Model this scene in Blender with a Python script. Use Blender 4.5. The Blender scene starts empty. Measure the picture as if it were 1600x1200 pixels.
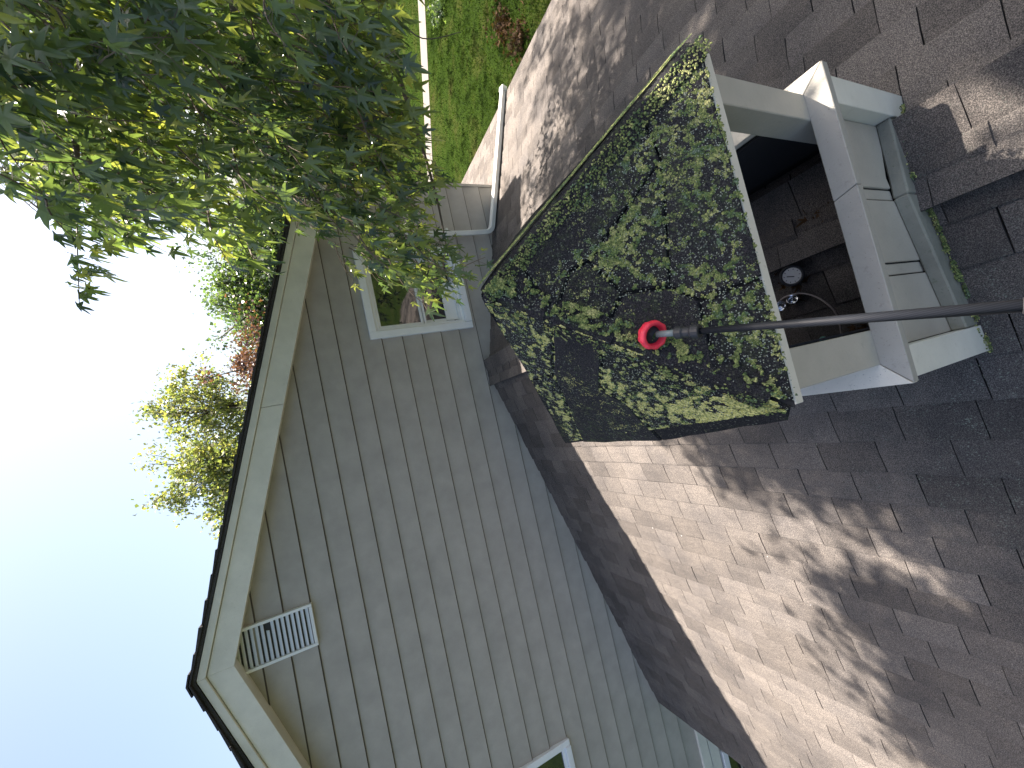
import bpy, bmesh, math, random
import numpy as np
from mathutils import Vector, Matrix, noise
rnd = random.Random(7)
S = bpy.context.scene
COL = S.collection
V = Vector

# ------------------------------------------------------------------ camera
YAW, PITCH, ROLL, FPX = 0.06999857, 0.44488289, -0.19032543, 630.98
FW = V((math.sin(YAW)*math.cos(PITCH), math.cos(YAW)*math.cos(PITCH), -math.sin(PITCH)))
R0 = V((math.cos(YAW), -math.sin(YAW), 0)); U0 = R0.cross(FW)
RT = R0*math.cos(ROLL) + U0*math.sin(ROLL)
UP = -R0*math.sin(ROLL) + U0*math.cos(ROLL)
DN = -UP
cam_d = bpy.data.cameras.new('camera'); cam = bpy.data.objects.new('camera', cam_d); COL.objects.link(cam)
cam_d.sensor_width = 36; cam_d.lens = FPX/1600*36; cam_d.clip_start = 0.02; cam_d.clip_end = 3000
# the photograph was taken in portrait and is shown lying on its side: the camera is rolled a quarter turn
X_, Y_, Z_ = DN, RT, -FW
cam.matrix_world = Matrix(((X_.x, Y_.x, Z_.x, 0), (X_.y, Y_.y, Z_.y, 0), (X_.z, Y_.z, Z_.z, 0), (0, 0, 0, 1)))
S.camera = cam

# ------------------------------------------------------------------ sky, sun, exposure
SUN_AZ, SUN_EL = math.radians(58), math.radians(60)
SUND = V((math.sin(SUN_AZ)*math.cos(SUN_EL), math.cos(SUN_AZ)*math.cos(SUN_EL), math.sin(SUN_EL)))
w = bpy.data.worlds.new('World'); S.world = w; w.use_nodes = True
nt = w.node_tree; bg = nt.nodes['Background']
sky = nt.nodes.new('ShaderNodeTexSky'); sky.sky_type = 'NISHITA'; sky.sun_disc = False
sky.sun_elevation = SUN_EL; sky.sun_rotation = SUN_AZ
sky.air_density = 1.0; sky.dust_density = 5.0; sky.ozone_density = 1.4; sky.altitude = 100
nt.links.new(sky.outputs[0], bg.inputs[0]); bg.inputs[1].default_value = 0.066
sl = bpy.data.lights.new('sun', 'SUN'); sl.energy = 5.0; sl.angle = math.radians(0.53); sl.color = (1, 0.90, 0.80)
so = bpy.data.objects.new('sun', sl); COL.objects.link(so); so.location = SUND*20
so.rotation_euler = SUND.to_track_quat('Z', 'Y').to_euler()
S.view_settings.view_transform = 'Standard'; S.view_settings.look = 'None'
S.view_settings.exposure = 2.2; S.view_settings.gamma = 1; S.view_settings.use_curve_mapping = False

# ------------------------------------------------------------------ measured lines of the place (metres, camera at 0,0,0)
GZ = -5.0            # ground
XR, ZR = 0.381, -1.5 # ridge of the lower roof
SL, SR = 0.288, 0.262  # its slopes (rise over run), left and right
WY = 3.5775          # face of the gable wall
def zroof(x): return ZR - SL*(XR-x) if x < XR else ZR - SR*(x-XR)
def ray(x, y):
    """direction of sight through a point of the 1600x1200 photograph"""
    return (RT*(600-y) + DN*(x-800) + FW*FPX)
def onY(p, Y): d = ray(*p); return d*(Y/d.y)
def onZ(p, Z): d = ray(*p); return d*(Z/d.z)
def onL(p): d = ray(*p); return d*((ZR-SL*XR)/(d.z-SL*d.x))
def onR(p): d = ray(*p); return d*((ZR+SR*XR)/(d.z+SR*d.x))
def onplane(p, o, n): d = ray(*p); return d*(o.dot(n)/d.dot(n))
def proj(P):
    c = P.dot(FW)
    if c <= 0.01: return None
    return (P.dot(DN)/c*FPX+800, 600-P.dot(RT)/c*FPX)
def inpoly(p, poly):
    x, y = p; r = False; j = len(poly)-1
    for i in range(len(poly)):
        (xi, yi), (xj, yj) = poly[i], poly[j]
        if (yi > y) != (yj > y) and x < (xj-xi)*(y-yi)/(yj-yi)+xi: r = not r
        j = i
    return r

# ------------------------------------------------------------------ materials
def new_mat(name):
    m = bpy.data.materials.new(name); m.use_nodes = True
    return m, m.node_tree, m.node_tree.nodes['Principled BSDF']
def nd(t, typ, **kw):
    n = t.nodes.new(typ)
    for k, v in kw.items():
        if k.startswith('i_'): n.inputs[k[2:].replace('_', ' ')].default_value = v
        else: setattr(n, k, v)
    return n
def ramp(t, src, stops):
    r = t.nodes.new('ShaderNodeValToRGB'); el = r.color_ramp.elements
    while len(el) < len(stops): el.new(0.5)
    for e, (p, c) in zip(el, stops): e.position = p; e.color = (c[0], c[1], c[2], 1) if len(c) == 3 else c
    t.links.new(src, r.inputs[0]); return r.outputs[0]
def mix(t, fac, a, b, mode='MIX'):
    m = t.nodes.new('ShaderNodeMix'); m.data_type = 'RGBA'; m.blend_type = mode
    for sock, v in ((0, fac), (6, a), (7, b)):
        if hasattr(v, 'is_output'): t.links.new(v, m.inputs[sock])
        elif sock == 0: m.inputs[0].default_value = v
        else: m.inputs[sock].default_value = (*v, 1)
    return m.outputs[2]
def ntex(t, co, scale, detail=4, rough=0.6):
    n = nd(t, 'ShaderNodeTexNoise', i_Scale=scale, i_Detail=detail, i_Roughness=rough); t.links.new(co, n.inputs['Vector']); return n.outputs[0]
def bump(t, b, h, strength, dist, prev=None):
    n = nd(t, 'ShaderNodeBump', i_Strength=strength, i_Distance=dist); t.links.new(h, n.inputs['Height'])
    if prev: t.links.new(prev, n.inputs['Normal'])
    t.links.new(n.outputs[0], b.inputs['Normal']); return n.outputs[0]
def pos(t): return t.nodes.new('ShaderNodeNewGeometry')

def shingle_mat(name, c0, c1, lichen=0.0, spot=None):
    m, t, b = new_mat(name); g = pos(t); P = g.outputs['Position']
    oi = t.nodes.new('ShaderNodeObjectInfo'); am = nd(t, 'ShaderNodeMath', operation='ADD'); fr = nd(t, 'ShaderNodeMath', operation='FRACT')
    t.links.new(g.outputs['Random Per Island'], am.inputs[0]); t.links.new(oi.outputs['Random'], am.inputs[1]); t.links.new(am.outputs[0], fr.inputs[0]); isl = fr.outputs[0]
    base = ramp(t, isl, [(0, c0), (1, c1)])
    fine = ramp(t, ntex(t, P, 420, 2, 0.8), [(0.33, (0.22, 0.22, 0.24)), (0.5, (0.95, 0.95, 0.95)), (0.66, (2.6, 2.5, 2.4))])
    col = mix(t, 0.85, base, fine, 'MULTIPLY')
    blot = ramp(t, ntex(t, P, 3.3, 5, 0.65), [(0.3, (0.72, 0.73, 0.75)), (0.7, (1.18, 1.15, 1.1))])
    col = mix(t, 1, col, blot, 'MULTIPLY')
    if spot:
        # lichen dots beside the cupola; the darkened base paints in tree shade
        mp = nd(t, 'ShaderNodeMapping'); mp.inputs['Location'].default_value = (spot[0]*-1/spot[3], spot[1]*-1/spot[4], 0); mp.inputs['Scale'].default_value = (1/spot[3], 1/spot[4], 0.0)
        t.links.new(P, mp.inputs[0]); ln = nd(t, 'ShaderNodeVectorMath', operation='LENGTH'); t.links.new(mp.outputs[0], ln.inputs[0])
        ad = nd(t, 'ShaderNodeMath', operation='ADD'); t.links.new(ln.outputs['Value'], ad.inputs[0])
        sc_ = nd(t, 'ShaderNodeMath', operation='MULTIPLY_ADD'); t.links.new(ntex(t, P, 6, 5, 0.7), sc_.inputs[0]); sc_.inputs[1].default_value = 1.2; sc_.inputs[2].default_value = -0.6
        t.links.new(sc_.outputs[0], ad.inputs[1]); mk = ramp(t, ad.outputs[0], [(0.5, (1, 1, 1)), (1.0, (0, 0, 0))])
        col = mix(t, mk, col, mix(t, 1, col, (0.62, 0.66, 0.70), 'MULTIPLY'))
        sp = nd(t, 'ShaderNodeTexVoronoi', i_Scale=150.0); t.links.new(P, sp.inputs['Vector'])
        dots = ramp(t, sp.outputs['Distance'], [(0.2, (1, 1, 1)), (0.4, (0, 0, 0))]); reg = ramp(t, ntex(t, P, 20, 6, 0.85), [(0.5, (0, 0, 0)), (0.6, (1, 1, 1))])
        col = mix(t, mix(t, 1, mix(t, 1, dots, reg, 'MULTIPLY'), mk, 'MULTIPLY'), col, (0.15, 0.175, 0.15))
    if lichen > 0:
        sp = nd(t, 'ShaderNodeTexVoronoi', i_Scale=130.0); t.links.new(P, sp.inputs['Vector'])
        dots = ramp(t, sp.outputs['Distance'], [(0.16, (1, 1, 1)), (0.34, (0, 0, 0))])
        reg = ramp(t, ntex(t, P, 16, 6, 0.85), [(0.60-0.16*lichen, (0, 0, 0)), (0.70-0.12*lichen, (1, 1, 1))])
        f = mix(t, 1, dots, reg, 'MULTIPLY')
        lc = ramp(t, ntex(t, P, 12, 5), [(0.35, (0.12, 0.15, 0.13)), (0.5, (0.17, 0.18, 0.13)), (0.65, (0.18, 0.19, 0.09))])
        col = mix(t, f, col, lc)
        if lichen > 0.6:
            reg2 = ramp(t, ntex(t, P, 60, 6, 0.85), [(0.52, (0, 0, 0)), (0.60, (1, 1, 1))])
            reg3 = ramp(t, ntex(t, P, 4.2, 3, 0.6), [(0.42, (0.05, 0.05, 0.05)), (0.60, (1, 1, 1))])
            f2 = mix(t, 1, reg2, reg3, 'MULTIPLY')
            gc = ramp(t, ntex(t, P, 18, 5), [(0.4, (0.035, 0.055, 0.028)), (0.6, (0.085, 0.10, 0.045))])
            col = mix(t, f2, col, gc)
    t.links.new(col, b.inputs['Base Color']); b.inputs['Roughness'].default_value = 0.92
    b.inputs['Specular IOR Level'].default_value = 0.12
    n1 = bump(t, b, ntex(t, P, 300, 3, 0.8), 0.55, 0.003)
    bump(t, b, ntex(t, P, 22, 4, 0.7), 0.35, 0.01, n1)
    return m
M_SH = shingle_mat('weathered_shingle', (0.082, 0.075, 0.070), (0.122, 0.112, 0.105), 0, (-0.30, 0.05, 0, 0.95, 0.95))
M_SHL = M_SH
M_SHC = shingle_mat('lichened_shingle', (0.017, 0.017, 0.020), (0.027, 0.026, 0.030), 1.0)
M_SHD = shingle_mat('dark_shingle', (0.035, 0.035, 0.038), (0.06, 0.06, 0.062))

def paint(name, col, rough=0.45, grain=0.0, dirt=0.15, dirtcol=(0.10, 0.11, 0.08), var=0.06):
    m, t, b = new_mat(name); g = pos(t); P = g.outputs['Position']
    lo = tuple(c*(1-var) for c in col); hi = tuple(min(1, c*(1+var)) for c in col)
    c = ramp(t, ntex(t, P, 6, 5, 0.6), [(0.3, lo), (0.7, hi)])
    isl = ramp(t, g.outputs['Random Per Island'], [(0, (0.95, 0.95, 0.96)), (1, (1.04, 1.03, 1.02))])
    c = mix(t, 1, c, isl, 'MULTIPLY')
    if dirt > 0:
        d = ramp(t, ntex(t, P, 38, 8, 0.75), [(0.58, (0, 0, 0)), (0.78, (dirt, dirt, dirt))])
        c = mix(t, d, c, dirtcol)
        d2 = ramp(t, ntex(t, P, 240, 3, 0.7), [(0.66, (0, 0, 0)), (0.74, (dirt*1.6,)*3)])
        c = mix(t, d2, c, dirtcol)
    t.links.new(c, b.inputs['Base Color']); b.inputs['Roughness'].default_value = rough
    if grain > 0: bump(t, b, ntex(t, P, 70, 5, 0.7), grain, 0.004)
    return m
M_EDGE = paint('dark_butt_edge', (0.022, 0.021, 0.021), 0.95, 0.3, 0)
M_SID = paint('taupe_siding_paint', (0.375, 0.345, 0.30), 0.55, 0.2, 0.10, (0.2, 0.18, 0.15), 0.10)
M_DRIP = paint('lap_shade_drip_edge', (0.07, 0.062, 0.055), 0.9, 0.2, 0.3)  # dark tone stands in for the shade under each lap
M_TRIM = paint('cream_trim_paint', (0.66, 0.645, 0.56), 0.55, 0.25, 0.30, (0.30, 0.28, 0.20), 0.09)
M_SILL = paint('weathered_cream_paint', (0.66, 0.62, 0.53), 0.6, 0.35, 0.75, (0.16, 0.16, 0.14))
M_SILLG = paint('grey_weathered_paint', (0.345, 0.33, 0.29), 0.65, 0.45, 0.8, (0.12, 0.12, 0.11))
M_CUP = paint('taupe_board_paint', (0.42, 0.39, 0.33), 0.6, 0.35, 0.35, (0.14, 0.13, 0.10), 0.10)
M_WHITE = paint('white_vinyl', (0.74, 0.76, 0.76), 0.35, 0.0, 0.08)
M_DSP = paint('cream_metal_downspout', (0.66, 0.66, 0.60), 0.35, 0.0, 0.1)
M_MOSSY = paint('mossy_trim_paint', (0.20, 0.20, 0.165), 0.8, 0.5, 0.9, (0.05, 0.08, 0.02), 0.3)
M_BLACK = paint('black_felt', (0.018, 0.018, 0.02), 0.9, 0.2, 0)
M_SLOT = paint('shadow_gap_metal', (0.03, 0.032, 0.035), 0.7, 0, 0)
M_RED = paint('red_plastic', (0.78, 0.035, 0.07), 0.38, 0.05, 0.12, (0.3, 0.02, 0.03))
M_BRICK = paint('red_brick', (0.33, 0.10, 0.07), 0.9, 0.6, 0.3)
M_CHROME, _t, _b = new_mat('chrome'); _b.inputs['Metallic'].default_value = 1; _b.inputs['Base Color'].default_value = (0.8, 0.82, 0.85, 1); _b.inputs['Roughness'].default_value = 0.15
M_TEAL = paint('teal_glass_lamp', (0.25, 0.52, 0.50), 0.1, 0, 0)
M_DIAL = paint('grey_dial_face', (0.62, 0.62, 0.6), 0.4, 0, 0.1)
M_CABLE = paint('grey_cable', (0.35, 0.31, 0.29), 0.5, 0, 0)
M_RUB = paint('black_rubber', (0.022, 0.022, 0.025), 0.5, 0, 0.05)
def pole_mat():
    m, t, b = new_mat('carbon_pole'); g = pos(t)
    wv = nd(t, 'ShaderNodeTexWave', i_Scale=120.0, i_Distortion=0.6); t.links.new(g.outputs['Position'], wv.inputs['Vector'])
    t.links.new(ramp(t, wv.outputs[0], [(0, (0.007, 0.008, 0.011)), (1, (0.016, 0.018, 0.023))]), b.inputs['Base Color'])
    b.inputs['Roughness'].default_value = 0.55; b.inputs['Specular IOR Level'].default_value = 0.2
    return m
M_POLE = pole_mat()
def glass_mat():
    m, t, b = new_mat('window_glass')
    b.inputs['Base Color'].default_value = (0.02, 0.023, 0.025, 1); b.inputs['Roughness'].default_value = 0.03
    b.inputs['Specular IOR Level'].default_value = 1.0; b.inputs['IOR'].default_value = 1.7
    g = pos(t); bump(t, b, ntex(t, g.outputs['Position'], 2.5, 2), 0.05, 0.01)
    return m
M_GLASS = glass_mat()
def leaf_mat(name, stops, trans=0.45, sc=1.6, rough=0.3, spec=0.9):
    m, t, b = new_mat(name); g = pos(t)
    isl = ramp(t, g.outputs['Random Per Island'], stops)
    c = mix(t, 0.8, isl, ramp(t, ntex(t, g.outputs['Position'], sc, 3), [(0.35, (0.72, 0.8, 0.9)), (0.65, (1.25, 1.2, 0.95))]), 'MULTIPLY')
    t.links.new(c, b.inputs['Base Color']); b.inputs['Roughness'].default_value = rough
    b.inputs['Specular IOR Level'].default_value = spec
    tr = nd(t, 'ShaderNodeBsdfTranslucent'); c2 = mix(t, 1, c, (1.9, 2.05, 0.9), 'MULTIPLY'); t.links.new(c2, tr.inputs[0])
    ms = nd(t, 'ShaderNodeMixShader'); ms.inputs[0].default_value = trans
    t.links.new(b.outputs[0], ms.inputs[1]); t.links.new(tr.outputs[0], ms.inputs[2])
    t.links.new(ms.outputs[0], t.nodes['Material Output'].inputs[0]); return m
M_LEAF = leaf_mat('maple_leaf', [(0, (0.036, 0.062, 0.040)), (0.4, (0.085, 0.122, 0.062)), (0.75, (0.16, 0.205, 0.08)), (1, (0.34, 0.34, 0.12))], 0.48, 1.6, 0.27, 1.0)
M_LEAFY = leaf_mat('yellowing_leaf', [(0, (0.12, 0.15, 0.07)), (0.6, (0.18, 0.195, 0.085)), (1, (0.25, 0.22, 0.12))])
M_LEAFG = leaf_mat('far_green_leaf', [(0, (0.05, 0.085, 0.045)), (1, (0.11, 0.145, 0.06))])
M_LEAFR = leaf_mat('red_leaf', [(0, (0.07, 0.03, 0.03)), (1, (0.15, 0.07, 0.065))], 0.3)
M_DEAD = leaf_mat('dead_leaf', [(0, (0.035, 0.02, 0.012)), (1, (0.085, 0.05, 0.03))], 0.15, 1.6, 0.9, 0.1)
M_BARK = paint('bark', (0.10, 0.082, 0.065), 0.9, 0.8, 0.3, (0.04, 0.04, 0.03), 0.3)
M_TWIG = paint('twig', (0.13, 0.095, 0.06), 0.7, 0, 0.2)
def lichen_mat():
    m, t, b = new_mat('lichen'); g = pos(t)
    c = ramp(t, ntex(t, g.outputs['Position'], 22, 6, 0.85), [(0.36, (0.15, 0.20, 0.15)), (0.44, (0.07, 0.12, 0.035)), (0.52, (0.20, 0.235, 0.075)), (0.60, (0.36, 0.36, 0.15)), (0.70, (0.46, 0.44, 0.20))])
    c = mix(t, 1, c, ramp(t, g.outputs['Random Per Island'], [(0, (0.40, 0.46, 0.42)), (0.6, (0.95, 0.95, 0.95)), (1, (1.7, 1.6, 1.6))]), 'MULTIPLY')
    t.links.new(c, b.inputs['Base Color']); b.inputs['Roughness'].default_value = 0.95
    bump(t, b, ntex(t, g.outputs['Position'], 350, 3, 0.8), 0.8, 0.003); return m
M_LICH = lichen_mat()
def yel_mat():
    m, t, b = new_mat('yellow_lichen'); g = pos(t)
    c = ramp(t, g.outputs['Random Per Island'], [(0, (0.13, 0.15, 0.06)), (0.4, (0.40, 0.385, 0.11)), (1, (0.62, 0.58, 0.25))])
    t.links.new(c, b.inputs['Base Color']); b.inputs['Roughness'].default_value = 0.95; return m
M_YEL = yel_mat()
M_GRL = paint('pale_grey_lichen', (0.30, 0.33, 0.27), 0.95, 0.4, 0.2, (0.1, 0.12, 0.08), 0.3)
def lawn_mat():
    m, t, b = new_mat('lawn'); P = pos(t).outputs['Position']
    c = ramp(t, ntex(t, P, 0.8, 8, 0.7), [(0.3, (0.014, 0.026, 0.006)), (0.5, (0.028, 0.050, 0.010)), (0.62, (0.045, 0.055, 0.016)), (0.75, (0.05, 0.038, 0.022))])
    c = mix(t, 0.7, c, ramp(t, ntex(t, P, 40, 4, 0.8), [(0.35, (0.5, 0.5, 0.5)), (0.65, (1.4, 1.35, 1.2))]), 'MULTIPLY')
    t.links.new(c, b.inputs['Base Color']); b.inputs['Roughness'].default_value = 1.0; b.inputs['Specular IOR Level'].default_value = 0.0
    bump(t, b, ntex(t, P, 30, 6, 0.8), 1.0, 0.08); return m
M_LAWN = lawn_mat()
M_PATH = paint('pale_concrete', (0.13, 0.12, 0.105), 0.9, 0.3, 0.3)
M_SOIL = paint('brown_mulch', (0.10, 0.065, 0.045), 0.95, 0.8, 0.5, (0.03, 0.02, 0.015), 0.3)

# ------------------------------------------------------------------ object helpers
def mesh(name, verts, faces, mat, smooth=False):
    me = bpy.data.meshes.new(name); me.from_pydata([tuple(v) for v in verts], [], faces); me.materials.append(mat)
    if smooth: me.polygons.foreach_set('use_smooth', [True]*len(me.polygons))
    me.update(); return me
def link(name, me, parent=None, mat_w=None):
    o = bpy.data.objects.new(name, me); COL.objects.link(o)
    if parent is not None:
        o.parent = parent; o.matrix_parent_inverse = PINV[parent.name]
        PINV[o.name] = PINV[parent.name] if False else Matrix.Identity(4)
    if mat_w is not None: o.matrix_basis = mat_w
    if o.name not in PINV: PINV[o.name] = Matrix.Identity(4)
    return o
PINV = {}
def thing(name, label, cat, loc, group=None, kind=None):
    o = bpy.data.objects.new(name, None); COL.objects.link(o); o.empty_display_size = 0.1
    o.location = loc; o['label'] = label; o['category'] = cat
    if group: o['group'] = group
    if kind: o['kind'] = kind
    PINV[o.name] = Matrix.Translation(-V(loc)); return o
def tag(o, **kw):
    for k, v in kw.items(): o[k] = v
    return o
class MB:
    def __init__(s): s.v = []; s.f = []
    def box(s, x0, x1, y0, y1, z0, z1):
        b = len(s.v); s.v += [(x, y, z) for z in (z0, z1) for y in (y0, y1) for x in (x0, x1)]
        s.f += [tuple(b+i for i in q) for q in ((0, 2, 3, 1), (4, 5, 7, 6), (0, 1, 5, 4), (2, 6, 7, 3), (0, 4, 6, 2), (1, 3, 7, 5))]; return s
    def prism(s, poly, off):
        """polygon (list of points) and its copy moved by off, closed"""
        b = len(s.v); n = len(poly); off = V(off)
        s.v += [V(p) for p in poly] + [V(p)+off for p in poly]
        s.f.append(tuple(b+i for i in range(n))[::-1]); s.f.append(tuple(b+n+i for i in range(n)))
        for i in range(n): j = (i+1) % n; s.f.append((b+i, b+j, b+n+j, b+n+i))
        return s
    def tube(s, pts, rad, n=8, cap=True):
        b = len(s.v); pts = [V(p) for p in pts]; rs = rad if isinstance(rad, (list, tuple)) else [rad]*len(pts)
        prev = None
        for i, p in enumerate(pts):
            d = (pts[min(i+1, len(pts)-1)]-pts[max(i-1, 0)]).normalized()
            a = prev if prev is not None else (V((0, 0, 1)) if abs(d.z) < 0.9 else V((1, 0, 0)))
            u = (a - d*a.dot(d)).normalized(); prev = u; w_ = d.cross(u)
            s.v += [p + (u*math.cos(2*math.pi*k/n) + w_*math.sin(2*math.pi*k/n))*rs[i] for k in range(n)]
        for i in range(len(pts)-1):
            for k in range(n):
                k2 = (k+1) % n; s.f.append((b+i*n+k, b+i*n+k2, b+(i+1)*n+k2, b+(i+1)*n+k))
        if cap: s.f.append(tuple(b+k for k in range(n))[::-1]); s.f.append(tuple(b+(len(pts)-1)*n+k for k in range(n)))
        return s
    def bar(s, pts, hw, hh, side):
        """rectangular section swept along pts; side = world direction of its width"""
        b = len(s.v); pts = [V(p) for p in pts]
        for i, p in enumerate(pts):
            d = V((0, 0, 0))
            if i > 0: d += (p-pts[i-1]).normalized()
            if i < len(pts)-1: d += (pts[i+1]-p).normalized()
            d.normalize(); sd = V(side); sd = (sd-d*sd.dot(d)).normalized(); up = d.cross(sd)
            s.v += [p+sd*a*hw+up*c*hh for a, c in ((-1, -1), (1, -1), (1, 1), (-1, 1))]
        for i in range(len(pts)-1):
            for k in range(4):
                k2 = (k+1) % 4; s.f.append((b+i*4+k, b+i*4+k2, b+i*4+4+k2, b+i*4+4+k))
        e = b+(len(pts)-1)*4; s.f += [(b+3, b+2, b+1, b), (e, e+1, e+2, e+3)]; return s
    def build(s, name, mat, parent=None, smooth=False, bevel=0.0):
        me = mesh(name, s.v, s.f, mat, smooth)
        bm = bmesh.new(); bm.from_mesh(me); bmesh.ops.recalc_face_normals(bm, faces=bm.faces)
        if bevel > 0:
            bmesh.ops.bevel(bm, geom=[e for e in bm.edges if len(e.link_faces) == 2 and e.calc_face_angle(0) > 0.5], offset=bevel, segments=1, affect='EDGES')
        bm.to_mesh(me); bm.free()
        return link(name, me, parent)
def lathe(profile, o, axis, n=20):
    """profile [(r, h)] turned about axis through o -> MB"""
    mb = MB(); ax = V(axis).normalized(); u = ax.orthogonal().normalized(); w_ = ax.cross(u)
    for r, h in profile:
        mb.v += [V(o)+ax*h+(u*math.cos(2*math.pi*k/n)+w_*math.sin(2*math.pi*k/n))*r for k in range(n)]
    for i in range(len(profile)-1):
        for k in range(n):
            k2 = (k+1) % n; mb.f.append((i*n+k, i*n+k2, (i+1)*n+k2, (i+1)*n+k))
    return mb

# ------------------------------------------------------------------ ground
def sheet(name, pts, z, mat, kind='structure'):
    o = link(name, mesh(name, [(x, y, z) for x, y in pts], [tuple(range(len(pts)))], mat)); o['kind'] = kind; return o
sheet('lawn', [(-400, -400), (400, -400), (400, 400), (-400, 400)], GZ, M_LAWN)
pd = V((-0.85, 0.52, 0)); pn = V((0.52, 0.85, 0)); pc = V((12.3, 10.9, 0))
P4 = [pc-pd*14, pc+pd*30, pc+pd*30+pn*0.7, pc-pd*14+pn*0.7]
sheet('garden_path', [(p.x, p.y) for p in P4], GZ+0.012, M_PATH)

# ------------------------------------------------------------------ main house
PKX, PKZ, SLP, RY = -1.243, 1.031, 0.337, 3.405   # rake: peak, slope, front plane
house = thing('house', 'taupe two-storey house with lap siding and a broad cream-trimmed gable', 'house', (PKX, WY, GZ))
def zrake(x): return PKZ - SLP*abs(x-PKX)
WX0, WX1 = -4.95, 2.32
WIN = [(0.852, 1.662, -1.425, -0.478), (-3.95, -2.985, -1.47, -0.62)]
def clip(poly, f):
    out = []
    for i in range(len(poly)):
        a, b = poly[i], poly[(i+1) % len(poly)]; fa, fb = f(a), f(b)
        if fa >= 0: out.append(a)
        if (fa >= 0) != (fb >= 0):
            t = fa/(fa-fb); out.append((a[0]+(b[0]-a[0])*t, a[1]+(b[1]-a[1])*t))
    return out
wall = MB().prism([(WX0+0.02, WY+0.03, GZ), (WX1-0.02, WY+0.03, GZ), (WX1-0.02, WY+0.03, zrake(WX1)-0.2), (PKX, WY+0.03, PKZ-0.2), (WX0+0.02, WY+0.03, zrake(WX0)-0.2)], (0, 0.12, 0))
# wall core is pierced behind the first window by building it as boxes
def wallcore():
    mb = MB(); x0, x1, z0, z1 = WIN[0]
    top = [(WX1-0.02, zrake(WX1)-0.25), (PKX, PKZ-0.25), (WX0+0.02, zrake(WX0)-0.25)]
    full = [(WX0+0.02, GZ), (WX1-0.02, GZ)] + top
    for f in (lambda p: x0-p[0], lambda p: p[0]-x1):
        q = clip(full, f); mb.prism([(a, WY+0.03, c) for a, c in q], (0, 0.10, 0))
    mid = clip(clip(full, lambda p: p[0]-x0), lambda p: x1-p[0])
    for f in (lambda p: z0-p[1], lambda p: p[1]-z1):
        q = clip(mid, f); mb.prism([(a, WY+0.03, c) for a, c in q], (0, 0.10, 0))
    return mb
w_ob = wallcore().build('wall', M_SID, house)
LAP = 0.1775
for k in range(-6, 28):
    zb = 0.134 - LAP*k; zt = zb+LAP+0.022
    if zb < -4.2: break
    segs = [(WX0, WX1, zb, zt)]
    for (x0, x1, z0, z1) in WIN:
        new = []
        for (a, b_, c, d_) in segs:
            if d_ <= z0 or c >= z1 or b_ <= x0 or a >= x1: new.append((a, b_, c, d_)); continue
            new.append((a, x0, c, d_)); new.append((x1, b_, c, d_))
            if d_ > z1: new.append((x0, x1, z1, d_))
            if c < z0: new.append((x0, x1, c, z0))
        segs = new
    mb = MB()
    def board(a, b_, c, d_, mb):
        q = [(a, c), (b_, c), (b_, d_), (a, d_)]
        q = clip(clip(q, lambda p: PKZ-0.19-SLP*(p[0]-PKX)-p[1]), lambda p: PKZ-0.19+SLP*(p[0]-PKX)-p[1])
        if len(q) < 3: return False
        if len(q) < 3: return False
        CH = 0.007
        def yy(z): return WY - 0.004 - 0.019*(1-(z-zb)/(zt-zb))
        if c <= zb+1e-6:   # drip edge: small chamfer at the board foot, lap shade painted in dark
            xs = [x for x, z in q if z < zb+0.001]
            if not xs: return False
            x0_, x1_ = min(xs), max(xs)
            q2 = clip(q, lambda p: p[1]-(zb+CH))
            if len(q2) >= 3:
                n = len(drip.v); q = q2
                x0t, x1t = min(x for x, z in q if z < zb+CH+.001), max(x for x, z in q if z < zb+CH+.001)
                drip.v += [(x0t, yy(zb+CH), zb+CH), (x1t, yy(zb+CH), zb+CH), (x1_, yy(zb)+0.0075, zb), (x0_, yy(zb)+0.0075, zb), (x1_, WY+.03, zb), (x0_, WY+.03, zb)]
                drip.f += [(n, n+3, n+2, n+1), (n+3, n+5, n+4, n+2)]
        n = len(q); b0 = len(mb.v)
        mb.v += [(x, yy(z), z) for x, z in q] + [(x, WY+0.031, z) for x, z in q]
        mb.f.append(tuple(b0+i for i in range(n))); mb.f.append(tuple(b0+n+i for i in range(n))[::-1])
        for i in range(n): j = (i+1) % n; mb.f.append((b0+i, b0+n+i, b0+n+j, b0+j))
        return True
    def coresplit(a, b_, c, d_):
        # clip concave gable at the peak
        return [(a, b_, c, d_)]
    segs.sort(); groups = []
    left = [s_ for s_ in segs]
    # boards broken by a window become separate boards; leftovers above or below stay with the left one
    wide = [s_ for s_ in left if s_[3]-s_[2] > LAP]; small = [s_ for s_ in left if s_[3]-s_[2] <= LAP]
    lists = [[s_] for s_ in wide] if not small else [wide+small]
    for lst in lists:
        mb = MB(); ok = False; drip = MB()
        for s_ in lst:
            for q in coresplit(*s_): ok |= board(*q, mb)
        if ok and mb.v:
            nf = len(mb.f); nv = len(mb.v); mb.v += drip.v; mb.f += [tuple(nv+i for i in f) for f in drip.f]
            bo = link('siding_board', mesh('siding_board', mb.v, mb.f, M_SID), w_ob); bo.data.materials.append(M_DRIP)
            for p_ in bo.data.polygons[nf:]: p_.material_index = 1
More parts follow.
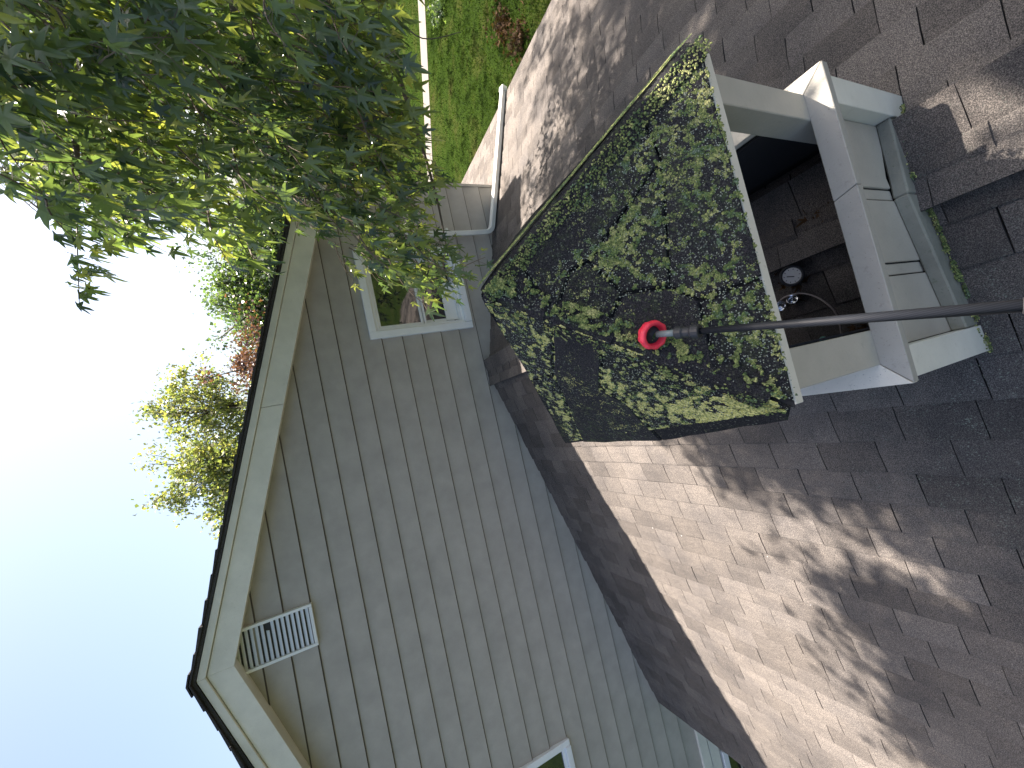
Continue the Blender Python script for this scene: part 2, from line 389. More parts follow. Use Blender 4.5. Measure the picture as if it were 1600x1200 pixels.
# rake boards, crown, shingle edge, soffit (each side)
roof = None
EX = 2.75
for sg in (-1, 1):
    xe = PKX + sg*(EX-PKX)
    def rk(dz0, dz1, y0, y1, name, mat, bevel=0.003):
        P = [(PKX, y0, PKZ-dz0), (xe, y0, zrake(xe)-dz0), (xe, y0, zrake(xe)-dz1), (PKX, y0, PKZ-dz1)]
        return MB().prism(P, (0, y1-y0, 0)).build(name, mat, house, bevel=bevel)
    xj = PKX + sg*(1.66 if sg > 0 else 2.4)
    for xa, xb in ((PKX, xj-0.0015*sg), (xj+0.0015*sg, xe)):
        P = [(xa, RY+0.022, zrake(xa)-0.086), (xb, RY+0.022, zrake(xb)-0.086), (xb, RY+0.022, zrake(xb)-0.235), (xa, RY+0.022, zrake(xa)-0.235)]
        MB().prism(P, (0, 0.023, 0)).build('rake_fascia', M_TRIM, house, bevel=0.002)
    rk(0.034, 0.083, RY+0.004, RY+0.043, 'rake_crown', M_TRIM)
    rk(0.212, 0.230, RY+0.047, WY+0.02, 'soffit', M_TRIM)
    rf = rk(0.012, 0.031, RY-0.004, RY+7.5, 'roof', M_SHD, 0)
    # stepped courses seen on edge along the rake: each is a strip of shingles
    n = 27; L = abs(xe-PKX)
    sh = []
    for i in range(n):
        a, b_ = i*L/n, (i+1)*L/n+0.03
        x0, x1 = PKX+sg*a, PKX+sg*b_
        j = rnd.uniform(-0.012, 0.01)
        z0, z1 = PKZ-SLP*a-0.0105, PKZ-SLP*b_-0.0105
        P = [(x0, RY-0.022+j, z0), (x1, RY-0.022+j, z1), (x1, RY-0.022+j, z1+0.018+rnd.uniform(-.003, .006)), (x0, RY-0.022+j, z0+0.007)]
        MB().prism(P, (0, 7.4, 0)).build('shingle', M_SHD, rf)
MB().prism([(PKX-0.07, RY-0.024, PKZ-0.014), (PKX, RY-0.024, PKZ+0.004), (PKX+0.07, RY-0.024, PKZ-0.014), (PKX+0.07, RY-0.024, PKZ-0.006), (PKX, RY-0.024, PKZ+0.014), (PKX-0.07, RY-0.024, PKZ-0.006)], (0, 7.4, 0)).build('ridge_cap', M_SHD, house)
# eave fascia return on the right
MB().box(EX-0.02, EX+0.0, RY+0.03, RY+7, zrake(EX)-0.2, zrake(EX)-0.04).build('eave_fascia', M_TRIM, house)
MB().box(WX1-0.022, WX1+0.004, WY-0.026, WY+7.0, GZ, zrake(WX1)-0.24).build('side_wall', M_SID, house)
# gable vent
vx0, vx1, vz0, vz1 = -1.367, -1.066, 0.308, 0.829
vent = MB(); y0 = WY-0.048
for (a, b_, c, d_) in ((vx0, vx0+0.02, vz0, vz1), (vx1-0.02, vx1, vz0, vz1), (vx0+0.021, vx1-0.021, vz1-0.022, vz1), (vx0+0.021, vx1-0.021, vz0, vz0+0.022)):
    vent.box(a, b_, y0, WY+0.0, c, d_)
vo = vent.build('gable_vent', M_WHITE, house, bevel=0.002)
MB().box(vx0+0.02, vx1-0.02, WY-0.021, WY-0.018, vz0+0.02, vz1-0.02).build('backing', M_SLOT, vo)
n = 15
for i in range(n):
    z = vz0+0.022+(i+0.5)*(vz1-vz0-0.044)/n; h = 0.5*(vz1-vz0-0.044)/n
    P = [(vx0+0.021, y0+0.004, z-h*0.62), (vx0+0.021, y0+0.007, z-h*0.72), (vx0+0.021, WY-0.022, z+h*0.55), (vx0+0.021, WY-0.024, z+h*0.72)]
    cut = 0.055 if i == 8 else 0
    MB().prism(P, (vx1-vx0-0.042-cut, 0, 0)).build('slat', M_WHITE, vo)
# windows
def window(x0, x1, z0, z1, casing, kindw):
    mb = MB(); yf = WY-0.045
    c = casing
    mb.box(x0, x0+c, yf, WY+0.02, z0, z1).box(x1-c, x1, yf, WY+0.02, z0, z1).box(x0+c, x1-c, yf, WY+0.02, z1-c, z1).box(x0+c, x1-c, yf-0.008, WY+0.02, z0, z0+c)
    wo = mb.build('window', M_WHITE, house, bevel=0.003)
    a, b_, e, g = x0+c, x1-c, z0+c, z1-c
    s = 0.03
    jm = MB(); jm.box(a, a+s, WY-0.02, WY+0.11, e, g).box(b_-s, b_, WY-0.02, WY+0.11, e, g).box(a+s, b_-s, WY-0.02, WY+0.11, g-s, g).box(a+s, b_-s, WY-0.02, WY+0.11, e, e+s)
    jm.build('frame', M_WHITE, wo, bevel=0.002)
    a += s; b_ -= s; e += s; g -= s
    zm = e+(g-e)*0.50
    if kindw == 0:
        # upper sash with its pane, lower sash dropped back and partly open
        def sash(z0_, z1_, y, t_, name='sash'):
            q = MB(); q.box(a, a+t_, y, y+0.03, z0_, z1_).box(b_-t_, b_, y, y+0.03, z0_, z1_).box(a+t_, b_-t_, y, y+0.03, z1_-t_, z1_).box(a+t_, b_-t_, y, y+0.03, z0_, z0_+t_)
            so_ = q.build(name, M_WHITE, wo, bevel=0.002)
            MB().box(a+t_, b_-t_, y+0.012, y+0.018, z0_+t_, z1_-t_).build('pane', M_GLASS, so_)
        sash(zm-0.02, g, WY+0.0, 0.022)
        sash(e+0.05, zm+0.0, WY+0.045, 0.045)
        MB().box(a, b_, WY-0.012, WY+0.012, zm-0.045, zm-0.028).build('screen_rail', M_WHITE, wo)
        MB().box(a, b_, WY-0.005, WY+0.10, e, e+0.012).box(a+0.02, b_-0.26, WY+0.03, WY+0.044, e+0.012, e+0.13).build('sill', M_WHITE, wo, bevel=0.002)
        MB().box(a-0.01, b_+0.01, WY+0.112, WY+0.13, e-0.01, g+0.01).build('backing', M_BLACK, wo)
    else:
        MB().box(a, b_, WY+0.0, WY+0.01, e, g).build('pane', M_GLASS, wo)
        MB().box(a, b_, WY-0.014, WY-0.002, zm-0.02, zm+0.02).build('mullion', M_WHITE, wo)
window(*WIN[0], 0.062, 0); window(*WIN[1], 0.05, 1)
# flashing strip over second window, trim bands below the siding, lower window
MB().box(WX0, -3.0, WY-0.05, WY-0.022, -2.985, -2.875).build('trim_band', M_TRIM, house, bevel=0.003)
MB().box(WX0, -3.0, WY-0.042, WY-0.022, -3.12, -3.0).build('trim_band', M_TRIM, house, bevel=0.003)
lw = MB(); lx0, lx1, lz0, lz1 = -4.9, -4.02, -4.4, -3.15
lw.box(lx0, lx0+.07, WY-.05, WY, lz0, lz1).box(lx1-.07, lx1, WY-.05, WY, lz0, lz1).box(lx0+.07, lx1-.07, WY-.05, WY, lz1-.07, lz1).box(lx0+.07, lx1-.07, WY-.05, WY, lz0, lz0+.07)
lo_ = lw.build('window', M_WHITE, house, bevel=0.003); MB().box(lx0+.07, lx1-.07, WY-.02, WY-.015, lz0+.07, lz1-.07).build('pane', M_GLASS, lo_)
# downspout: from the eave, back to the wall, down, and out across the lower roof
def zr_(x, up=0.045): return zroof(x)+up
DX = 1.775
dpts = [(2.45, RY+0.25, -0.42), (2.32, RY+0.20, -0.47), (1.86, WY-0.075, -0.62), (DX, WY-0.075, -0.70), (DX, WY-0.075, zr_(DX)+0.10)]
def corner(p0, p1, p2, r=0.05, n=5):
    p0, p1, p2 = V(p0), V(p1), V(p2); a = p1+(p0-p1).normalized()*r; b_ = p1+(p2-p1).normalized()*r
    return [((1-t)**2)*a+2*t*(1-t)*p1+t*t*b_ for t in [i/(n-1) for i in range(n)]]
seq = [V(dpts[0])]+corner(dpts[0], dpts[1], dpts[2])+corner(dpts[1], (1.80, WY-0.075, -0.64), (DX, WY-0.075, -1.2))
seq2 = [V((DX, WY-0.075, -0.75)), V((DX, WY-0.075, -1.5))]
end = V((3.16, WY-0.30, zr_(3.16)))
crn = V((DX, WY-0.10, zr_(DX)+0.01))
seq3 = corner((DX, WY-0.075, -1.5), crn, end, 0.07, 6)+[end]
ds = MB().bar(seq+seq2+seq3, 0.026, 0.022, (0.35, 1, 0.12)).build('downspout', M_DSP, house, bevel=0.004)
MB().bar([end-V((0.0, 0, 0)), end+V((0.05, -0.008, -0.013))], 0.033, 0.028, (0.35, 1, 0.12)).build('outlet', M_DSP, ds, bevel=0.004)
MB().box(DX-0.04, DX+0.04, WY-0.105, WY-0.02, -1.36, -1.34).build('strap', M_DSP, ds)

# ------------------------------------------------------------------ lower wing and its shingled roof
wing = thing('house_wing', 'lower wing roof of weathered brown shingles running out from the gable wall', 'roof', (XR, 1.0, GZ))
XL, XE, YN, YF = -3.16, 3.12, -2.6, 6.2
deckL = MB().prism([(XR, YN, ZR-0.012), (XL, YN, zroof(XL)-0.012), (XL, YN, zroof(XL)-0.14), (XR, YN, ZR-0.14)], (0, WY+0.01-YN, 0)).build('roof_slope', M_BLACK, wing)
deckR = MB().prism([(XR, YN, ZR-0.012), (XE, YN, zroof(XE)-0.012), (XE, YN, zroof(XE)-0.14), (XR, YN, ZR-0.14)], (0, YF-YN, 0)).build('roof_slope', M_BLACK, wing)
MB().prism([(XL-0.018, YN, zroof(XL)-0.02), (XL-0.018, YN, zroof(XL)-0.18), (XL-0.003, YN, zroof(XL)-0.18), (XL-0.003, YN, zroof(XL)-0.02)], (0, WY-0.03-YN, 0)).build('drip_edge', M_TRIM, wing)
MB().prism([(XE+0.003, YN, zroof(XE)-0.012), (XE+0.022, YN, zroof(XE)-0.018), (XE+0.022, YN, zroof(XE)-0.16), (XE+0.003, YN, zroof(XE)-0.16)], (0, YF-YN, 0)).build('drip_edge', M_TRIM, wing)
MB().box(XL+0.4, XE-0.35, YN+0.3, WY, GZ, zroof(XL)-0.1).build('wall', M_SID, wing)
EXPO, TAB, THK = 0.127, 0.192, 0.0115
# one tab: its lower edge is exposed; local x = up the slope, y along the eave, z normal
def tab_mesh(seed):
    r = random.Random(seed); g = r.uniform(0.0010, 0.0020)
    v = []; n = 3
    j0, j1 = r.uniform(-.004, .004), r.uniform(-.004, .004)
    up = EXPO+0.055
    rows = [(0.0, THK), (0.006, THK+0.0018), (EXPO*0.6, THK+0.0008), (up, 0.0)]
    verts = []
    for i, (x, z) in enumerate(rows):
        for y in (g, TAB-g):
            verts.append((x + (j0 if y < 0.1 else j1)*(1 if i == 0 else 0.0), y+r.uniform(-.001, .001), z + r.uniform(-.0006, .0012)))
    verts += [(j0, g, -0.003), (j1, TAB-g, -0.003), (up, g, -0.004), (up, TAB-g, -0.004)]
    faces = [(0, 1, 3, 2), (2, 3, 5, 4), (4, 5, 7, 6), (8, 9, 1, 0), (8, 0, 2, 4, 6, 10), (9, 11, 7, 5, 3, 1), (10, 6, 7, 11), (8, 10, 11, 9)]
    return verts, faces
TABS = [tab_mesh(i) for i in range(8)]
TABM = {}
SIDE = (0, 0, 0, 1, 1, 1, 1, 1)
for i, (v, f) in enumerate(TABS):
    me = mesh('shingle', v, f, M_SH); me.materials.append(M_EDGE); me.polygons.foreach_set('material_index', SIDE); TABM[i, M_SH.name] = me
def frame(sg, x, y):
    """matrix of a tab lying at (x, y) on the slope falling to side sg"""
    s_ = SL if sg < 0 else SR
    up = V((-sg, 0, s_)).normalized(); al = V((0, 1, 0)) if sg > 0 else V((0, -1, 0))
    nn = up.cross(al); 
    if nn.z < 0: al = -al; nn = up.cross(al)
    z = zroof(x)
    M = Matrix(((up.x, al.x, nn.x, x), (up.y, al.y, nn.y, y), (up.z, al.z, nn.z, z), (0, 0, 0, 1)))
    return M, al
tabs = []
for sg, xe, y1 in ((-1, XL-0.03, WY-0.012), (1, XE+0.03, YF)):
    s_ = SL if sg < 0 else SR; cs = 1/math.sqrt(1+s_*s_)
    ncol = int(abs(xe-XR)/(EXPO*cs))+1
    for c in range(ncol):
        x = xe - sg*c*EXPO*cs
        if (XR-x)*(-sg) < 0.02: continue
        off = (c % 2)*TAB*0.5 + (c//2 % 3)*0.03 + rnd.uniform(-.012, .012)
        y = YN - off
        while y < y1:
            yy = y; M, al = frame(sg, x, yy)
            L = TAB
            if yy+TAB > y1: L = y1-yy
            if L > 0.03 and yy+L > YN:
                M = M @ Matrix.Diagonal((1, L/TAB, 1, 1))
                if al.y < 0: M = M @ Matrix.Translation((0, -TAB, 0))
                M = M @ Matrix.Rotation(rnd.uniform(-.006, .006), 4, 'Z') @ Matrix.Translation((0, 0, rnd.uniform(0, 0.0012)))
                ctr = V((x - sg*0.05, yy+L/2, zroof(x)))
                pj = proj(ctr); score = 0
                if pj and -60 < pj[0] < 1660 and -60 < pj[1] < 1260:
                    dist = ctr.length; nn = V((M[0][2], M[1][2], M[2][2])).normalized()
                    score = abs(ctr.normalized().dot(nn))/dist**2
                    if -0.3 < x < 0.9 and 0.4 < yy+L/2 < 1.4: score *= 0.2   # under the cupola
                # where lichen grows: round the foot of the cupola
                d = math.hypot((x+0.25)/0.62, (yy-0.15)/0.75)
                lich = d < 1+rnd.uniform(-.15, .15) or (0 < x < 0.3 and yy < 0.5)
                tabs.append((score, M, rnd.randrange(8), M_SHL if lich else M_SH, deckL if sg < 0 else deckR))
            y += TAB
tabs.sort(key=lambda t: -t[0])
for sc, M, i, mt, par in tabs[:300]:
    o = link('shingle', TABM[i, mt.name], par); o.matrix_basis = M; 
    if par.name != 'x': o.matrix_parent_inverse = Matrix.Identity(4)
def join_tabs(lst, name, mt, parent):
    vs, fs = [], []
    for sc, M, i, m_, par in lst:
        v, f = TABS[i]; b0 = len(vs)
        vs += [M @ V(p) for p in v]; fs += [tuple(b0+q for q in ff) for ff in f]
    if vs:
        me = mesh(name, vs, fs, mt); me.materials.append(M_EDGE); me.polygons.foreach_set('material_index', list(SIDE)*(len(fs)//8))
        o = link(name, me, parent); o['kind'] = 'stuff'
for par in (deckL, deckR):
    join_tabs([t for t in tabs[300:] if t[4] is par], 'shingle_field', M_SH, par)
# ridge caps of the lower roof: bent strips, overlapping toward the viewer
ci = 0; y = YN
while y < WY-0.05:
    l = 0.145
    if not (0.47 < y < 1.25 and False):
        a = 0.125; t_ = 0.011; lift = 0.004+0.003*rnd.random()
        ys = (y, y+l+0.03)
        P0 = [(XR-a, zroof(XR-a)+lift), (XR-0.02, ZR+lift+0.012), (XR+0.02, ZR+lift+0.012), (XR+a, zroof(XR+a)+lift)]
        vs = []
        for yy, ex in ((ys[0], 0.010), (ys[1], 0.0)):
            j = rnd.uniform(-.004, .004)
            vs += [(x, yy+j, z+ex) for x, z in P0] + [(x, yy+j, z+ex-0.006) for x, z in P0]
        fs = [(0, 1, 9, 8), (1, 2, 10, 9), (2, 3, 11, 10), (4, 12, 13, 5), (5, 13, 14, 6), (6, 14, 15, 7), (0, 4, 5, 1), (1, 5, 6, 2), (2, 6, 7, 3), (8, 9, 13, 12), (9, 10, 14, 13), (10, 11, 15, 14), (0, 8, 12, 4), (3, 7, 15, 11)]
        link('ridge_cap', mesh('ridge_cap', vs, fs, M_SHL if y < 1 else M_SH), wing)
    y += l

# ------------------------------------------------------------------ cupola
cup = thing('cupola', 'small open square cupola with lichen-covered pyramid roof astride the ridge', 'cupola', (0.25, 0.86, ZR))
FL, FR_, BL, BR = V((-0.107, 0.475, -0.80)), V((0.640, 0.475, -0.80)), V((-0.15, 1.30, -0.80)), V((0.66, 1.30, -0.80))
AP = V((0.282, 0.852, -0.388))
CX0, CX1, CY0, CY1, SZ = -0.085, 0.592, 0.486, 1.27, -1.165
# posts
for (x0, x1, y0, y1) in ((CX0, CX0+0.085, CY0, CY0+0.07), (CX1-0.07, CX1, CY0, CY0+0.07), (CX0, CX0+0.075, CY1-0.07, CY1), (CX1-0.075, CX1, CY1-0.07, CY1)):
    zb = min(zroof(x0), zroof(x1))
    MB().box(x0+.001, x1-.001, y0+.001, y1-.001, zb+0.02, -0.815).build('post', M_CUP, cup, bevel=0.002)
# sill: four mitred boards
o0, o1, p0, p1 = -0.135, 0.634, 0.437, 1.32
i0, i1, j0, j1 = CX0+0.003, CX1-0.003, CY0+0.002, CY1-0.002
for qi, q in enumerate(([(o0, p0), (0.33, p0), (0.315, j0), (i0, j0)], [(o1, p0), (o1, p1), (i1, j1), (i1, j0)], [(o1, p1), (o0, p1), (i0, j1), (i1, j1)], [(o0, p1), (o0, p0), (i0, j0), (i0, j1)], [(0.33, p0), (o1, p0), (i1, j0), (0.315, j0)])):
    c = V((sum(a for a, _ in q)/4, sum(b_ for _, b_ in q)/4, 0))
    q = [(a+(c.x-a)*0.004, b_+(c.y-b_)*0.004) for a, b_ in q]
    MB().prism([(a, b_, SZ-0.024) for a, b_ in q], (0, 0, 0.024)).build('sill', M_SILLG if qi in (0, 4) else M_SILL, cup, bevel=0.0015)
# head boards under the roof and fascia
for (a, b_, c, d_) in ((FL.x, FR_.x-0.02, FL.y, FL.y+0.02), (FL.x, FL.x+0.02, FL.y+0.021, BL.y), (FR_.x-0.04, FR_.x-0.02, FL.y+0.021, BL.y), (FL.x+0.021, FR_.x-0.041, BL.y-0.02, BL.y)):
    MB().box(a, b_, c, d_, -0.826, -0.801).build('fascia', M_SILL, cup, bevel=0.0015)
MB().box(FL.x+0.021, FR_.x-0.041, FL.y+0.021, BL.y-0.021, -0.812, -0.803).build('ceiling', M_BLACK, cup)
# body below the sill: core walls, panels, trims
def botp(x, d): return zroof(x)+d
def clad(axis, val, a0, a1, depth, dz0, ztop, name, mat, par=cup, bev=0.0015, back=0.0):
    """vertical board whose foot follows the roof; axis 'x': spans x at y=val, 'y': spans y at x=val"""
    xs = [a0]+([XR] if axis == 'x' and a0 < XR < a1 else [])+[a1]
    if axis == 'x':
        P = [(x, val, botp(x, dz0)) for x in xs]+[(a1, val, ztop), (a0, val, ztop)]; off = (0, depth, 0)
    else:
        P = [(val, a0, botp(val, dz0)), (val, a1, botp(val, dz0)), (val, a1, ztop), (val, a0, ztop)]; off = (depth, 0, 0)
    return MB().prism(P, off).build(name, mat, par, bevel=bev)
zt = SZ-0.0255
FY = 0.4405
pan = [(-0.05, 0.118), (0.122, 0.150), (0.154, 0.318), (0.322, 0.349), (0.353, 0.532)]
for a, b_ in pan:
    wide = b_-a > 0.1
    clad('x', CY0-0.010 if wide else CY0-0.006, a, b_, 0.008 if wide else 0.004, 0.07, zt, 'panel' if wide else 'batten', M_CUP)
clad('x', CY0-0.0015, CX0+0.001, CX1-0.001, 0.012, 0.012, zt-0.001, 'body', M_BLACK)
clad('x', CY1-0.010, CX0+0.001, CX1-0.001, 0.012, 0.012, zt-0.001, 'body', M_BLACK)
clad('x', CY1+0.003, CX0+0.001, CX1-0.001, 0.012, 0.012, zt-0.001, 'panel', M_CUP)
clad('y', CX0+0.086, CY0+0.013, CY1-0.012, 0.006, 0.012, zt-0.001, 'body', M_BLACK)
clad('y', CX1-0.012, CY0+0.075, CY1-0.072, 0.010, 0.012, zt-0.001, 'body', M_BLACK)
clad('x', FY, -0.124, -0.052, CY0-0.002-FY, 0.004, zt, 'corner_trim', M_TRIM)
clad('x', FY, 0.534, 0.604, CY0-0.002-FY, 0.004, zt, 'corner_trim', M_TRIM)
for a0, a1 in ((-0.051, XR-0.06), (XR-0.0595, 0.533)):
    q = [(a0, FY+0.004, botp(a0, 0.004)), (a1, FY+0.004, botp(a1, 0.004)), (a1, FY+0.004, botp(a1, 0.085)), (a0, FY+0.004, botp(a0, 0.082))]
    MB().prism(q, (0, CY0-0.013-FY, 0)).build('base_trim', M_MOSSY, cup, bevel=0.004)
for xx in (-0.124, CX1+0.002):
    clad('y', xx, FY+0.05, CY1, 0.036 if xx < 0 else 0.03, 0.004, zt, 'side_panel', M_CUP)
# roof: underlay pyramid and separate thick shingle sheets
core = 0.010
def fnorm(a, b_, c): n_ = (b_-a).cross(c-a).normalized(); return n_ if n_.z > 0 else -n_
faces_ = {'F': (FL, FR_, AP), 'L': (BL, FL, AP), 'R': (FR_, BR, AP), 'B': (BR, BL, AP)}
MB_ = MB(); dzz = V((0, 0, -0.012))
MB_.v = [FL+V((-.004, .002, 0)), FR_+V((-.01, .01, 0)), BR+V((-.01, -.01, 0)), BL+V((-.004, -.01, 0)), AP+dzz*.3]; MB_.f = [(0, 1, 4), (1, 2, 4), (2, 3, 4), (3, 0, 4), (3, 2, 1, 0)]
proof = MB_.build('pyramid_roof', M_BLACK, cup)
front = [[(757, 458), (806, 404), (866, 497)], [(806, 404), (1003, 184), (1033, 252), (920, 410), (890, 427), (868, 490)],
         [(890, 427), (920, 410), (973, 460), (943, 524), (868, 497)], [(920, 410), (1033, 252), (1047, 450), (973, 460)],
         [(1033, 252), (1003, 184), (1085, 93), (1097, 84), (1150, 282), (1190, 435), (1092, 470), (1047, 450)],
         [(973, 460), (1047, 450), (1092, 470), (1120, 588), (943, 525)], [(1092, 470), (1190, 435), (1241, 630), (1120, 588)]]
leftf = [[(757, 458), (866, 497), (867, 580), (832, 592)], [(832, 592), (867, 580), (913, 687), (885, 690)],
         [(866, 497), (943, 525), (940, 602), (985, 627), (1037, 685), (913, 687), (867, 580)],
         [(943, 525), (1120, 588), (1241, 632), (1236, 652), (1037, 685), (985, 627), (940, 602)]]
def sheet_piece(P, n_, h0, name='shingle', mat=M_SHC, gap=0.0042, thick=0.009, par=None):
    c = sum(P, V((0, 0, 0)))/len(P)
    Q = []
    for i, p in enumerate(P):
        Q.append(p+(c-p).normalized()*gap + n_*(h0))
    # subdivide the edges so outlines are a little uneven
    R_ = []
    for i in range(len(Q)):
        a, b_ = Q[i], Q[(i+1) % len(Q)]; m_ = max(1, int((b_-a).length/0.05))
        for k in range(m_):
            q = a.lerp(b_, k/m_)
            if k: q = q + V((rnd.uniform(-1, 1), rnd.uniform(-1, 1), 0))*0.0022 + n_*rnd.uniform(-.0006, .0015)
            R_.append(q)
    bm = bmesh.new(); top = [bm.verts.new(q+n_*thick) for q in R_]; bot = [bm.verts.new(q) for q in R_]
    f = bm.faces.new(top); bm.faces.new(bot[::-1]); N_ = len(R_)
    for i in range(N_): j = (i+1) % N_; bm.faces.new((top[j], top[i], bot[i], bot[j]))
    bmesh.ops.recalc_face_normals(bm, faces=bm.faces)
    bmesh.ops.bevel(bm, geom=[e for e in bm.edges if e.verts[0] in top and e.verts[1] in top], offset=0.003, segments=2, affect='EDGES')
    me = bpy.data.meshes.new(name); bm.to_mesh(me); bm.free(); me.materials.append(mat)
    return link(name, me, par or proof)
surf = []   # (origin, normal, polygon in image or world) kept for the lichen
def ov(P, e=0.0): return P
nF, nL, nR, nB = (fnorm(*faces_[k]) for k in 'FLRB')
for k, poly in enumerate(front):
    P = [onplane(p, FL, nF) for p in poly]; sheet_piece(P, nF, 0.002+0.0012*(k % 3), thick=0.008)
for k, poly in enumerate(leftf):
    P = [onplane(p, FL, nL) for p in poly]; sheet_piece(P, nL, 0.002+0.0012*(k % 3), thick=0.008)
for (a, b_, n_) in ((FR_+V((0.035, 0.03, -0.03)), BR+V((0.02, 0, -0.02)), nR), (BR, BL, nB)):
    a_, b2 = a, b_
    for k in range(4):
        t0, t1 = k/4, (k+1)/4; q = [a_.lerp(AP, t0), b2.lerp(AP, t0), b2.lerp(AP, min(t1+.03, 1)), a_.lerp(AP, min(t1+.03, 1))]
        for (u0, u1) in ((0, .5), (.5, 1)):
            P = [q[0].lerp(q[1], u0), q[0].lerp(q[1], u1), q[3].lerp(q[2], u1), q[3].lerp(q[2], u0)]
            if k == 3: P = [P[0], P[1], AP]
            sheet_piece(P, n_, 0.004*(k % 2)+0.001, thick=0.008)
# hip caps along the right front hip (the thick mossy edge) 
h0, h1 = FR_, AP
def hip(h0, h1, na, nb, wa, wb, top0, nseg, mat):
    hd = (h1-h0).normalized(); up = (na+nb).normalized()
    sa = hd.cross(na).normalized(); sb = hd.cross(nb).normalized()
    if sa.dot(nb) > 0: sa = -sa
    if sb.dot(na) > 0: sb = -sb
    for i in range(nseg):
        a, b_ = h0.lerp(h1, i/nseg), h0.lerp(h1, min(1, (i+1)/nseg+0.02))
        top = top0-0.001*i
        sec = lambda p, e: [p+sa*wa+na*(top-0.005+e), p+sa*0.012+up*(top+e), p+sb*0.012+up*(top+e), p+sb*wb+nb*(top-0.004+e)]
        A_, B_ = sec(a, 0.004), sec(b_, 0.0)
        A2, B2 = [p-up*0.007 for p in A_], [p-up*0.007 for p in B_]
        vs = A_+B_+A2+B2
        fs = [(0, 1, 5, 4), (1, 2, 6, 5), (2, 3, 7, 6), (8, 12, 13, 9), (9, 13, 14, 10), (10, 14, 15, 11), (0, 8, 9, 1), (1, 9, 10, 2), (2, 10, 11, 3), (4, 5, 13, 12), (5, 6, 14, 13), (6, 7, 15, 14), (0, 4, 12, 8), (3, 11, 15, 7)]
        link('hip_cap', mesh('hip_cap', vs, fs, mat), proof)
hip(FR_.lerp(AP, .03), AP, nF, nR, 0.035, 0.095, 0.018, 5, M_SHC)
sm2 = []
for _ in range(1300):
    t_ = rnd.random(); p = h0.lerp(h1, t_); sa_ = (h1-h0).cross(nF).normalized(); sa_ = -sa_ if sa_.dot(nR) > 0 else sa_
    sm2.append((p+sa_*rnd.uniform(0, .04)+nF*0.019, nF, rnd.uniform(.0010, .0032)))
hip(FL.lerp(AP, .07), AP, nF, nL, 0.04, 0.04, 0.0135, 4, M_SHC)
# lichen crusts as low domes
def domes(samples, name, mat, parent):
    vs, fs = [], []
    for p, n_, r_ in samples:
        u = n_.orthogonal().normalized(); w_ = n_.cross(u); b0 = len(vs); k = 6; a0 = rnd.random()*6
        for i in range(k):
            a = a0+i*2*math.pi/k; rr = r_*rnd.uniform(0.6, 1.25); vs.append(p+(u*math.cos(a)+w_*math.sin(a))*rr-n_*0.0005)
        vs.append(p+n_*r_*rnd.uniform(0.25, 0.55))
        fs += [(b0+i, b0+(i+1) % k, b0+k) for i in range(k)]
    o = link(name, mesh(name, vs, fs, mat), parent); o['kind'] = 'stuff'; return o
smp, smy, SPK = [], [], []
def fbm(p, s, o=3): return noise.fractal(V(p)*s, 1.0, 2.0, o)
for (tri, n_, hh) in (((FL, FR_, AP), nF, 0.0118), ((BL, FL, AP), nL, 0.0118)):
    for _ in range(80000):
        u, v_ = rnd.random(), rnd.random()
        if u+v_ > 1: u, v_ = 1-u, 1-v_
        p = tri[0]+(tri[1]-tri[0])*u+(tri[2]-tri[0])*v_
        q = proj(p)
        if q is None: continue
        # bare where the joints run
        d = 0.22*fbm(p, 5)+0.50*fbm(p+V((3, 1, 2)), 16)+1.05*fbm(p+V((7, 1, 2)), 60, 3)
        thr = 0.17
        if tri[0] is FL:
            if inpoly(q, [(1000, 270), (1100, 120), (1200, 400), (1230, 560), (1120, 480), (1040, 420), (1000, 330)]): thr = 0.02
            if inpoly(q, [(925, 415), (1005, 300), (1030, 330), (960, 450)]): thr = -0.1
            if q[1] < 200: thr = 0.1
        else:
            thr = 0.14 if q[0] < 960 else 0.08
        yel = inpoly((q[0]+30*fbm(p, 12), q[1]+16*fbm(p, 15)), [(1060, 630), (1130, 602), (1215, 606), (1215, 640), (1180, 672), (1110, 668), (1070, 650)])
        if yel: thr = -0.25
        if d > thr and rnd.random() < min(1, 0.35+(d-thr)*1.6):
            r_ = rnd.choice((rnd.uniform(0.0008, 0.0018), rnd.uniform(0.0012, 0.0034)))*(1.2 if yel else 1)
            (smy if (yel and rnd.random() < .8) or (tri[0] is not FL and d > 0.35) else smp).append((p+n_*hh, n_, r_))
smp = [(p+(0.006*((p-FL).cross((AP-FL).normalized()).length < 0.045))*n_, n_, r_) for p, n_, r_ in smp]
for (tri, n_) in (((FL, FR_, AP), nF), ((BL, FL, AP), nL)):
    for _ in range(5000):
        u, v_ = rnd.random(), rnd.random()
        if u+v_ > 1: u, v_ = 1-u, 1-v_
        spk = tri[0]+(tri[1]-tri[0])*u+(tri[2]-tri[0])*v_
        SPK.append((spk+n_*0.0122, n_, rnd.uniform(.0006, .0016)))
domes(SPK, 'pale_lichen', M_GRL, proof)
domes(smp, 'lichen', M_LICH, proof); domes(smy, 'yellow_lichen', M_YEL, proof)
